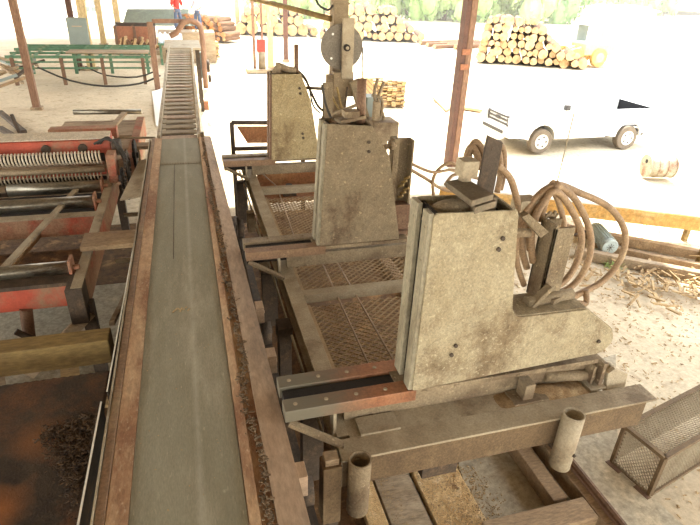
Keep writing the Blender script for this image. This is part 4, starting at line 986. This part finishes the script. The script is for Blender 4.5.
def pile(p0, p1, rows, r, L, lab, group, meshes, slope=.5, z0=0.0, jit=.2, right=None):
    p0 = Vector(p0); p1 = Vector(p1); d = p1-p0; D = d.length; d.normalize(); rz = math.atan2(d.y, d.x)
    n = int(D/(2*r)); 
    for j in range(rows):
        k0 = j*slope; k1 = j*(slope*1.6 if right is None else right)
        i = k0
        while i < n-k1-.5:
            rr = r*random.uniform(.62,1.25); p = p0+d*(i+.5)*2*r+Vector((-d.y,d.x,0))*random.uniform(-.25,.25)
            o_ = put_log(random.choice(meshes), p.x, p.y, z0+r*.95+j*r*1.72+random.uniform(-jit,jit)*r, rr, L, rz+random.uniform(-.04,.04), lab, group, random.uniform(0,6))
            ROWS.setdefault((group, j), []).append(o_)
            i += rr/r*random.uniform(.95,1.06)
a = at(476,62,z=-.05); b = at(592,70,z=-.05)
pile(a, b, 6, .235, 3.6, 'pale-ended sawn log in the big pile right of the brown post', 'logs in the pile right of the brown post', LM, slope=.1, right=1.35)
a = at(318,38,z=0); b = at(424,42,z=0)
pile(a, b, 4, .33, 4.5, 'pale-ended log in the long far pile behind the disc mast', 'logs in the far pile behind the mast', LM, slope=.3, right=1.0)
a = at(236,34,z=0); b = at(318,36,z=0)
pile(a, b, 3, .38, 4.5, 'bright-ended log in the far row between the cream posts and the mast', 'logs in the far row left of the mast', LM, slope=.4)
a = at(176,42,z=0); b = at(236,48,z=0)
pile(a+Vector((0,3,0)), b+Vector((0,3,0)), 5, .17, 1.6, 'orange-ended short log stacked behind the arch frame', 'orange logs behind the arch frame', LMO+LM[:1], slope=.3)
for i in range(7):
    p = at(420+i*7, 44+(i%3)*2, z=.05); put_log(LM[i%6], p.x, p.y, .12, .16, 4.0, R(-70), 'loose slim log lying flat on the yard behind the brown post', 'loose logs on the yard')

# ------------------------------------------------------------------ lumber stacks
def lumber_stack(p0, dx, dy, layers, nb, bl, bh, lab_stack, rz, name='lumber_stack'):
    g = thing(name, tuple(p0), lab_stack, 'lumber stack')
    p0 = Vector(p0); c, s_ = math.cos(rz), math.sin(rz)
    cnt = 0
    for j in range(layers):
        w_ = nb*bl/ nb
        mb = MB()
        for i in range(nb):
            off = (i+.5)*bl; x = p0.x+c*off; y = p0.y+s_*off; q = random.uniform(-.12,.12)
            a = Vector((x, y, p0.z+.04+j*bh*1.25))+Vector((-s_,c,0))*q; b = a+Vector((-s_,c,0))*dy
            mb.bar(a, b, bl*.93, bh)
        mb.build('board_layer', 'wood' if j % 3 else 'wood_brown', g)
    for q in (.1,.5,.9):
        base = p0+Vector((-s_,c,0))*dy*q; mb = MB().bar(base, base+Vector((c,s_,0))*nb*bl, .09, .08); mb.build('bearer', 'wood_grey', g)
    return g
LS = at(372,107,z=0); LH = .04+15*.045*1.25+.0225
lumber_stack(LS, 1, 2.2, 16, 7, .17, .045, 'tall stack of pale sawn boards behind the middle upright', R(-8))
lumber_stack(at(190,58,z=0), 1, 2.5, 6, 8, .2, .11, 'low stack of sawn planks behind the arch frame', R(10))
g = MB()
for k in range(5):
    p = LS+Vector((-.25+.16*k,.25,LH+.022+.0*k)); q = p+Vector((.10,1.5,0)); g = MB().bar(p, q, .13, .04); g.build('loose_board', 'wood', label='loose board lying on top of the tall board stack', cat='board', group='loose boards on the stack')

# ------------------------------------------------------------------ mast with disc, boom, pump stand
ms = thing('disc_mast', (2.85,10.6,0), 'square timber mast carrying a big grey steel disc behind the middle upright', 'machine mast')
g = MB().box(2.70,2.98,10.55,10.85,-.05,5.3); g.build('mast_post', 'dust_steel', ms, bevel=.01)
for z in (3.6,3.75,3.9): g = MB().box(2.68,3.0,10.53,10.55,z,z+.03); g.build('band', 'dust_steel', ms)
dc = at(342,47,y=10.38)
g = MB().cyl(dc, dc+Vector((0,.05,0)), .40, 48); g.build('disc', 'disc', ms)
for (dx_, dz_) in ((-.18,.22),(.2,.16),(-.2,-.2),(.18,-.24)): 
    g = MB().cyl(dc+Vector((dx_,-.004,dz_)), dc+Vector((dx_,.0,dz_)), .022, 10); g.build('disc_hole', 'white_card', ms)
g = MB().box(dc.x-.02,dc.x+.20,10.28,10.34,dc.z-.55,dc.z+.5); g.build('arm_plate', 'dust_light', ms, bevel=.006)
g = MB().cyl(dc+Vector((.06,-.16,0)), dc+Vector((.06,0,0)), .06, 16); g.build('axle', 'black', ms)
g = MB().cyl(dc+Vector((.06,-.18,0)), dc+Vector((.06,-.16,0)), .03, 12); g.build('axle_cap', 'dust_light', ms)
g = MB().tube([dc+Vector((.40,0,0)), dc+Vector((.43,0,-.5)), dc+Vector((.47,.0,-1.0))], .012, n=6); g.build('cable', 'cable', ms)
g = MB().box(2.66,3.05,10.3,10.5,2.0,2.45); g.bar((2.62,10.4,2.4),(2.62,10.4,1.2),.16,.12); g.build('yoke', 'dust_steel', ms, bevel=.01)
g = MB().bar((3.02,10.2,2.32),(3.30,10.2,1.55),.18,.10, up=(0,1,0)); g.build('linkage_arm', 'knee_mid', ms, bevel=.006)
g = MB().box(3.3,3.62,10.2,10.6,1.3,2.0); g.build('gearbox', 'cab_grey', ms, bevel=.02)
g = MB().box(2.5,3.9,10.1,10.9,1.2,1.3).box(2.5,3.9,10.1,10.9,-.05,.1); g.build('base_shelf', 'dust_steel', ms)
for x in (2.6,3.8): g = MB().box(x-.06,x+.06,10.4,10.6,.1,1.2); g.build('leg', 'dust_steel', ms)
for k, P in enumerate((((378,78),(374,95),(378,110),(372,122)), ((384,82),(378,100),(384,118),(378,125)), ((372,95),(382,100),(380,118),(372,125)))):
    pts = [at(u,v,y=9.6) for u,v in P]; g = MB().tube(pts, .03, n=8); g.build('hose', 'knee_mid', ms)
g = MB().box(3.2,3.7,9.4,9.9,1.35,1.7); g.bar((3.3,9.6,1.7),(3.3,9.6,2.05),.12,.12); g.build('pump_body', 'dust_steel', ms, bevel=.02)
for k in range(3):
    g = MB().bar((2.75+.1*k,9.9,1.4),(2.9-.2*k,10.2,2.2),.03,.03); g.build('control_lever', 'yellow_dull' if k else 'dark_steel', ms)
g = MB().bar(at(322,118,y=9.7), at(362,103,y=9.7), .05,.05); g.build('push_bar', 'knee_mid', ms)
g = MB().tube([at(250,-2,y=13), at(290,8,y=12), at(331,19,y=10.7)], .05, n=10, smooth=0); g.build('boom_pole', 'yellow_dull', label='slanting dull yellow pole running from upper left to the disc mast', cat='pole')
g = MB().tube([at(314,-10,y=10.6), at(318,4,y=10.6), at(328,10,y=10.6), at(333,5,y=10.6)], .02, n=8); g.build('cable', 'cable', label='dark cable loop hanging left of the mast top', cat='cable')
# pump stand (red)
fp = thing('hose_reel_stand', tuple(at(259,70,z=0)), 'slim stand with a red box and reel beside the cream post', 'stand')
f = at(259,70,z=0); 
g = MB().box(f.x-.25,f.x-.13,f.y-.05,f.y+.05,0,5.2).box(f.x+.16,f.x+.24,f.y-.05,f.y+.05,0,5.2); g.build('upright', 'post_brown', fp)
pz = at(260,45,y=f.y); 
g = MB().box(pz.x-.17,pz.x+.22,f.y-.25,f.y-.06,pz.z-.3,pz.z+.28); g.build('red_box', 'fuel_red', fp, bevel=.02)
g = MB().cyl((pz.x+.05,f.y-.15,.0),(pz.x+.05,f.y-.15,.85),.17,16).cyl((pz.x+.05,f.y-.15,.85),(pz.x+.05,f.y-.15,1.0),.10,16); g.build('lower_tank', 'knee_mid', fp)
g = MB().box(f.x-.6,f.x+.5,f.y-.5,f.y+.3,-.06,.08); g.build('base', 'wood_grey', fp)

# ------------------------------------------------------------------ pickup truck
tk = thing('pickup_truck', (10.5,13.4,0), 'white pickup truck parked on the bright yard', 'truck')
yA, yB = 12.5, 14.2
prof = [(8.22,.42),(8.16,.62),(8.17,.86),(8.26,1.0),(8.6,1.06),(9.45,1.12),(10.0,1.62),(10.95,1.66),(11.12,1.10),(12.78,1.08),(12.80,.50),(12.3,.42),(8.6,.36)]
def arch(cx, r, zb=.40):
    return [(cx+r*math.cos(t), .34+r*math.sin(t)) for t in [math.pi-math.pi*i/8 for i in range(9)]]
body = [(8.22,.42),(8.16,.62),(8.17,.86),(8.26,1.0),(8.6,1.06),(9.45,1.12),(11.10,1.12)]
low = [(11.10,.40)]+[(9.49,.38)]
side = body+[(11.10,.36),(9.48,.36)]+list(reversed(arch(9.07,.41)))+[(8.62,.38)]
g = MB().prism([(x,yA,z) for x,z in side], (0,yB-yA,0)); g.build('front_body', 'white_paint', tk, bevel=.03)
bed = [(11.10,1.10),(12.80,1.10),(12.82,.45),(12.32,.42)]+list(reversed(arch(11.87,.41)))+[(11.10,.40)]
for y in (yA, yB-.08): g = MB().prism([(x,y,z) for x,z in bed], (0,.08,0)); g.build('bed_side', 'white_paint', tk, bevel=.015)
g = MB().box(11.07,11.10,yA+.08,yB-.08,.5,1.08); g.build('bed_front_wall', 'white_paint', tk)
g = MB().box(12.74,12.82,yA+.08,yB-.08,.5,1.08); g.build('tailgate', 'white_paint', tk, bevel=.01)
g = MB().box(11.1,12.76,yA+.08,yB-.08,.60,.64); g.build('bed_floor', 'plastic', tk)
g = MB().box(12.725,12.738,yA+.09,yB-.09,.64,1.06); g.build('tailgate_shade', 'bed_shade', tk)  # black panel painting the shade on the inside of the tailgate
cabp = [(9.42,1.11),(10.0,1.58),(10.1,1.62),(10.95,1.62),(11.05,1.58),(11.12,1.11)]
g = MB()
for (a, b) in zip(cabp, cabp[1:]):
    for y in (yA+.10, yB-.14): g.bar((a[0],y,a[1]),(b[0],y,b[1]),.05,.06)
g.prism([(9.98,yA+.08,1.58),(10.1,yA+.08,1.63),(10.95,yA+.08,1.63),(11.05,yA+.08,1.59)], (0,yB-yA-.16,0))
g.bar((10.45,yA+.09,1.1),(10.5,yA+.09,1.6),.05,.05); g.bar((10.45,yB-.12,1.1),(10.5,yB-.12,1.6),.05,.05)
g.build('cab', 'white_paint', tk)
g = MB().prism([(9.46,yA+.14,1.13),(9.46,yB-.14,1.13),(10.0,yB-.18,1.58),(10.0,yA+.18,1.58)], (.01,0,-.01)); g.build('windscreen', 'glassy', tk)
g = MB().prism([(9.52,yA+.09,1.13),(10.44,yA+.09,1.13),(10.48,yA+.12,1.57),(10.02,yA+.12,1.57)], (0,.01,0)); g.prism([(10.50,yA+.09,1.13),(11.06,yA+.09,1.13),(11.0,yA+.12,1.57),(10.52,yA+.12,1.57)], (0,.01,0)); g.build('side_window', 'glassy', tk)
g = MB().prism([(9.52,yB-.12,1.13),(11.06,yB-.12,1.13),(11.0,yB-.12,1.57),(10.02,yB-.12,1.57)], (0,.01,0)); g.build('side_window', 'glassy', tk)
g = MB().prism([(11.08,yA+.14,1.13),(11.08,yB-.14,1.13),(11.02,yB-.18,1.57),(11.02,yA+.18,1.57)], (.01,0,0)); g.build('rear_window', 'glassy', tk)
for x in (9.07,11.87):
    for y, s in ((yA-.02,-1),(yB-.20,1)):
        g = MB().tube([(x,y,.30),(x,y+.22,.30)], .33, n=28, smooth=0); t_ = g.build('tyre', 'tyre', tk, bevel=.02)
        yy_ = y-.012 if s < 0 else y+.222
        g = MB().cyl((x,yy_,.30),(x,yy_+.02,.30),.20,24); rr_ = g.build('wheel_rim', 'rim', tk)
        g = MB()
        for i in range(5):
            t = 2*math.pi*i/5; c_ = Vector((x+.13*math.cos(t), yy_-.004 if s < 0 else yy_+.022, .30+.13*math.sin(t))); g.cyl(c_, c_+Vector((0,.003,0)), .03, 10)
        g.build('rim_hole', 'plastic', rr_)
g = MB()
for z in (.70,.80,.90): g.box(8.140,8.175,12.85,13.85,z-.024,z+.024)
g.box(8.14,8.18,12.80,12.86,.66,.94).box(8.14,8.18,13.84,13.90,.66,.94).box(8.13,8.16,13.25,13.45,.77,.85); g.build('grille', 'plastic', tk)
g = MB().box(8.12,8.17,12.55,12.78,.72,.90); g.build('headlamp', 'lamp', tk, bevel=.01)
g = MB().box(8.12,8.17,13.92,14.15,.72,.90); g.build('headlamp', 'lamp', tk, bevel=.01)
g = MB().box(8.06,8.30,12.52,14.18,.40,.62); g.build('bumper', 'white_paint', tk, bevel=.03)
g = MB().box(8.045,8.07,12.85,13.95,.46,.55); g.build('bumper_slot', 'plastic', tk)
g = MB().box(9.55,9.68,yA-.14,yA+.0,1.14,1.28); g.build('door_mirror', 'plastic', tk, bevel=.02)
g = MB().box(8.6,12.7,yA+.3,yB-.3,.28,.42); g.build('chassis', 'plastic', tk)
g = MB().box(10.35,10.5,yA-.01,yA+.01,.92,.96); g.build('door_handle', 'white_paint', tk)

# ------------------------------------------------------------------ loader, building
ld = thing('wheel_loader', tuple(at(598,67,z=0)), 'yellow wheel loader with a white cab at the right end of the log pile', 'loader')
f = at(598,68,z=0); X, Yl = f.x, f.y+1
g = MB().box(X-1.0,X+2.2,Yl,Yl+2.2,.9,1.9); g.build('body', 'machine_yellow', ld, bevel=.08)
g = MB().box(X-.9,X+.9,Yl+.2,Yl+2.0,1.9,2.0).box(X-.9,X+.9,Yl+.2,Yl+2.0,3.4,3.5)
for x in (X-.85,X+.85):
    for y in (Yl+.25,Yl+1.95): g.box(x-.06,x+.06,y-.06,y+.06,1.9,3.45)
g.build('cab', 'white_paint', ld)
for y in (Yl+.24, Yl+1.9): g = MB().box(X-.82,X+.82,y,y+.02,2.0,3.4); g.build('cab_glass', 'cab_grey', ld)
for x in (X+.55, X-2.0, X+2.3):
    for y in (Yl-.3, Yl+2.0) if x != X+2.3 else (Yl+2.0,):
        g = MB().cyl((x,y,.75),(x,y+.5,.75),.80,28); g.build('tyre', 'yellow', ld, bevel=.05)
        g = MB().cyl((x,y-.02,.75),(x,y+.52,.75),.42,20); g.build('wheel_hub', 'machine_yellow', ld)
g = MB().bar((X-.8,Yl+.6,1.5),(X-2.8,Yl+.6,.7),.25,.35).bar((X-.8,Yl+1.6,1.5),(X-2.8,Yl+1.6,.7),.25,.35); g.build('lift_arm', 'machine_yellow', ld)
g = MB().box(X-3.6,X-2.7,Yl-.1,Yl+2.3,.2,.9); g.build('grapple', 'dust_steel', ld, bevel=.05)
ld.scale = (.64,.64,.64)
q = at(640,40,z=0)
bd = thing('long_building', (q.x,q.y,0), 'long white low building in the haze right of the loader', 'building')
yb = 66
xa, xb = at(611,35,y=yb).x, at(650,38,y=yb).x
g = MB().box(xa,xb,yb,yb+8,-.1,1.7); g.build('wall', 'white_paint', bd)
g = MB().prism([(xa-.4,yb-.4,1.7),(xa-.4,yb+8.4,1.7),(xa-.4,yb+4,2.3)], (xb-xa+.8,0,0)); g.build('roof', 'white_card', bd)
for i in range(4):
    g = MB().box(xa+1+i*1.3,xa+1.9+i*1.3,yb-.05,yb,.8,1.5); g.build('window', 'cab_grey', bd)

# far left window frame on a pale building
q = at(90,6,y=70)
fb = thing('far_building', (q.x,70,0), 'pale distant building with one four-pane window at top left', 'building')
g = MB().box(q.x-14,q.x+9,70,76,-.1,q.z+5); g.build('wall', 'white_paint', fb)
g = MB().box(q.x-1.1,q.x+1.1,69.9,70,q.z-1.6,q.z+1.6); wf = g.build('window', 'cab_grey', fb)
g = MB().box(q.x-.06,q.x+.06,69.85,69.9,q.z-1.6,q.z+1.6).box(q.x-1.1,q.x+1.1,69.85,69.9,q.z-.06,q.z+.06); g.build('glazing_bar', 'white_card', wf)

# small yard pieces
g = MB().prism([at(432,98,z=.02), at(446,112,z=.02), at(458,104,z=.02), at(452,96,z=.02)], (0,0,.05)); g.build('yard_panel', 'wood_brown', label='flat brown board panel on the ground left of the tall brown post', cat='board')
g = MB().prism([at(455,108,z=.02), at(482,112,z=.02), at(480,106,z=.02), at(460,103,z=.02)], (0,0,.08)); g.build('yard_panel', 'wood', label='pale plank scrap on the ground right of the tall brown post', cat='board')
g = MB().box(*sorted((at(201,105,z=0).x,at(208,105,z=0).x)), at(205,110,z=0).y, at(205,110,z=0).y+.3, -.05,.28); g.build('wood_block', 'bin_rust', label='small brown wood block on the ground right of the slat conveyor', cat='block')
# pale sheet resting left of the slat conveyor
a = [at(152,92,z=.0), at(165,88,z=.0), at(163,128,z=.0), at(156,126,z=.0)]
g = MB().prism(a, (0,0,.02)); r_ = g.build('white_sheet', 'white_card', label='long pale sheet lying on the ground beside the left rail of the slat conveyor', cat='sheet')
# junk heap far left
for i in range(16):
    p = at(random.uniform(-5,32), random.uniform(58,84), z=random.uniform(.2,.8)); a_ = random.uniform(0,3.1)
    g = MB().bar(p-Vector((math.cos(a_)*.6,math.sin(a_)*.6,.15)), p+Vector((math.cos(a_)*.6,math.sin(a_)*.6,.15)), .10, .08); g.build('scrap_piece', random.choice(['wood_grey','dark_steel','wood_brown','cab_grey']), label='tangled scrap piece in the heap at the far left edge', cat='scrap', group='scrap heap at the left edge')
for k, (u1,v1,u2,v2) in enumerate(((0,112,24,132),(0,128,20,140),(0,145,12,150))):
    g = MB().bar(at(u1,v1,z=.05), at(u2,v2,z=.05), .14, .1); g.build('skid_beam', 'dark_steel', label=('far dark beam on the earth at the left edge','middle dark beam on the earth at the left edge','near dark beam on the earth at the left edge')[k], cat='beam')
sp = at(24,140,y=11.2)
g = MB().bar((sp.x,11.2,1.0),(sp.x-.1,11.2,1.62),.05,.05); g.build('short_stake', 'dark_steel', ed)

# ------------------------------------------------------------------ trees
def crown_mesh(seed, m, n=2600, w_=1.0):
    rnd = random.Random(seed); bm = bmesh.new()
    blobs = [(rnd.uniform(-.42,.42)*w_, rnd.uniform(-.42,.42)*w_, rnd.uniform(.04,.85), rnd.uniform(.2,.30)) for _ in range(30)]
    for _ in range(n):
        b = rnd.choice(blobs); d = Vector((rnd.gauss(0,1),rnd.gauss(0,1),rnd.gauss(0,1))).normalized()
        p = Vector(b[:3])+d*b[3]*rnd.uniform(.75,1.05); s = rnd.uniform(.018,.045)
        nrm = (d+Vector((rnd.gauss(0,.5),rnd.gauss(0,.5),rnd.gauss(0,.5)))).normalized(); u = nrm.orthogonal().normalized()*s; v = nrm.cross(u)
        bm.faces.new([bm.verts.new(p+u+v*.3), bm.verts.new(p+v), bm.verts.new(p-u+v*.2), bm.verts.new(p-v)])
    for b in blobs:
        mt = Matrix.Translation(b[:3]) @ Matrix.Scale(b[3]*.72,4); bmesh.ops.create_icosphere(bm, subdivisions=2, radius=1, matrix=mt)
    me = bpy.data.meshes.new('crown'); bm.to_mesh(me); bm.free(); me.materials.append(M[m]); return me
CR = [crown_mesh(1,'leaf'), crown_mesh(2,'leaf2'), crown_mesh(3,'leaf3')]
tm = bpy.data.meshes.new('trunk')
g = MB().tube([(0,0,0),(.01,0,.25),(0,.01,.5)], .03, n=8); g.bm.to_mesh(tm); g.bm.free(); tm.materials.append(M['trunk'])
spots = []
xx = 330
for i in range(30):
    u = 286+i*13+random.uniform(-5,5); spots.append((u, (68,78,90)[i%3] if u < 590 else 92, random.choice((0,0,1,2)), random.uniform(9,12) if u < 560 else random.uniform(5.2,6.4)))
kinds = ('mid green leafy tree in the hazy row behind the log piles','pale yellow-green leafy tree in the hazy row behind the log piles','dark green leafy tree in the hazy row behind the log piles')
for (u, y, k, h) in spots:
    base = at(u, 30, y=y)
    t = thing('tree', (base.x, y, 0), kinds[k], 'tree', kinds[k].replace(' tree ', ' trees '))
    o = bpy.data.objects.new('crown', CR[k]); COL.objects.link(o); o.parent = t; o.scale = (h*.62,h*.62,h*.9); o.location = (0,0,h*.05); o.rotation_euler.z = random.uniform(0,6.28)
    o = bpy.data.objects.new('trunk', tm); COL.objects.link(o); o.parent = t; o.scale = (h,h,h)
g = MB()
def hill(u, v):
    x = 10+120*u; y = 95+50*v
    return Vector((x, y, -.1+.2+(5.5*math.sin(math.pi*min(1,v*.9+.1)*.6))*(.4+.6*math.sin(u*3))))
g.grid(hill, 30, 12); struct(g, 'ground_hill', 'grass')

# ------------------------------------------------------------------ haze volume added for the washed-out look of the far yard
hz = bpy.data.materials.new('added_haze'); hz.use_nodes = True; nt = hz.node_tree; nt.nodes.clear()
vo = nt.nodes.new('ShaderNodeVolumeScatter'); vo.inputs['Density'].default_value = .0022; vo.inputs['Color'].default_value = (1,.98,.93,1); vo.inputs['Anisotropy'].default_value = .2
ou = nt.nodes.new('ShaderNodeOutputMaterial'); nt.links.new(vo.outputs[0], ou.inputs['Volume'])
g = MB().box(-40,125,26,152,-.5,16); g.build('yard_haze', hz, kind='structure')

# ------------------------------------------------------------------ labels that tell look-alikes apart by row and place
def pixu(p):
    d = Vector((p[0], p[1], p[2]-CAMH)); c = [sum(MR[i][j]*d[j] for j in range(3)) for i in range(3)]
    return 350+FPX*c[0]/max(c[2], .1)
ORD = 'first second third fourth fifth sixth seventh eighth ninth tenth eleventh twelfth thirteenth fourteenth fifteenth sixteenth seventeenth eighteenth nineteenth twentieth'.split()
def ordn(i): return ORD[i] if i < 20 else ('twenty-'+ORD[i-20] if i < 29 else ('thirtieth' if i == 29 else 'thirty-'+ORD[i-30]))
RW = ['bottom row', 'second row up', 'third row up', 'fourth row up', 'fifth row up', 'sixth row up']
WHERE = {'logs in the pile right of the brown post': 'of pile right of brown post', 'logs in the far pile behind the mast': 'of pile behind disc mast',
         'logs in the far row left of the mast': 'of pile left of disc mast', 'orange logs behind the arch frame': 'of stack behind arch frame'}
LOOK = {'orange logs behind the arch frame': 'orange-ended log'}
for (grp, j), objs in ROWS.items():
    objs.sort(key=lambda o: pixu(o.location))
    for i, o in enumerate(objs): o['label'] = '%s %s from left, %s %s' % (LOOK.get(grp, 'pale-ended log'), ordn(i), RW[j], WHERE[grp])
def relabel(sel, fmt):
    objs = sorted([o for o in COL.objects if o.parent is None and sel(o)], key=lambda o: pixu(o.location))
    for i, o in enumerate(objs): o['label'] = fmt(o, ordn(i))
relabel(lambda o: o.get('category') == 'tree', lambda o, n: '%s leafy tree, %s from left behind the log piles' % (' '.join(o['label'].split(' leafy')[0].split()), n))
relabel(lambda o: o.get('category') == 'offcut', lambda o, n: 'slab offcut, %s from left in the heap before the rust-red bin' % n)
relabel(lambda o: o.get('category') == 'scrap', lambda o, n: 'scrap piece, %s from left in the heap at the far left edge' % n)
relabel(lambda o: o.get('category') == 'jug', lambda o, n: 'white plastic jug, %s from left on the green-legged bench' % n)
relabel(lambda o: o.get('group') == 'loose logs on the yard', lambda o, n: 'slim log, %s from left, lying flat behind the brown post' % n)
relabel(lambda o: o.get('group') == 'loose boards on the stack', lambda o, n: 'loose board, %s from left, on top of the tall board stack' % n)
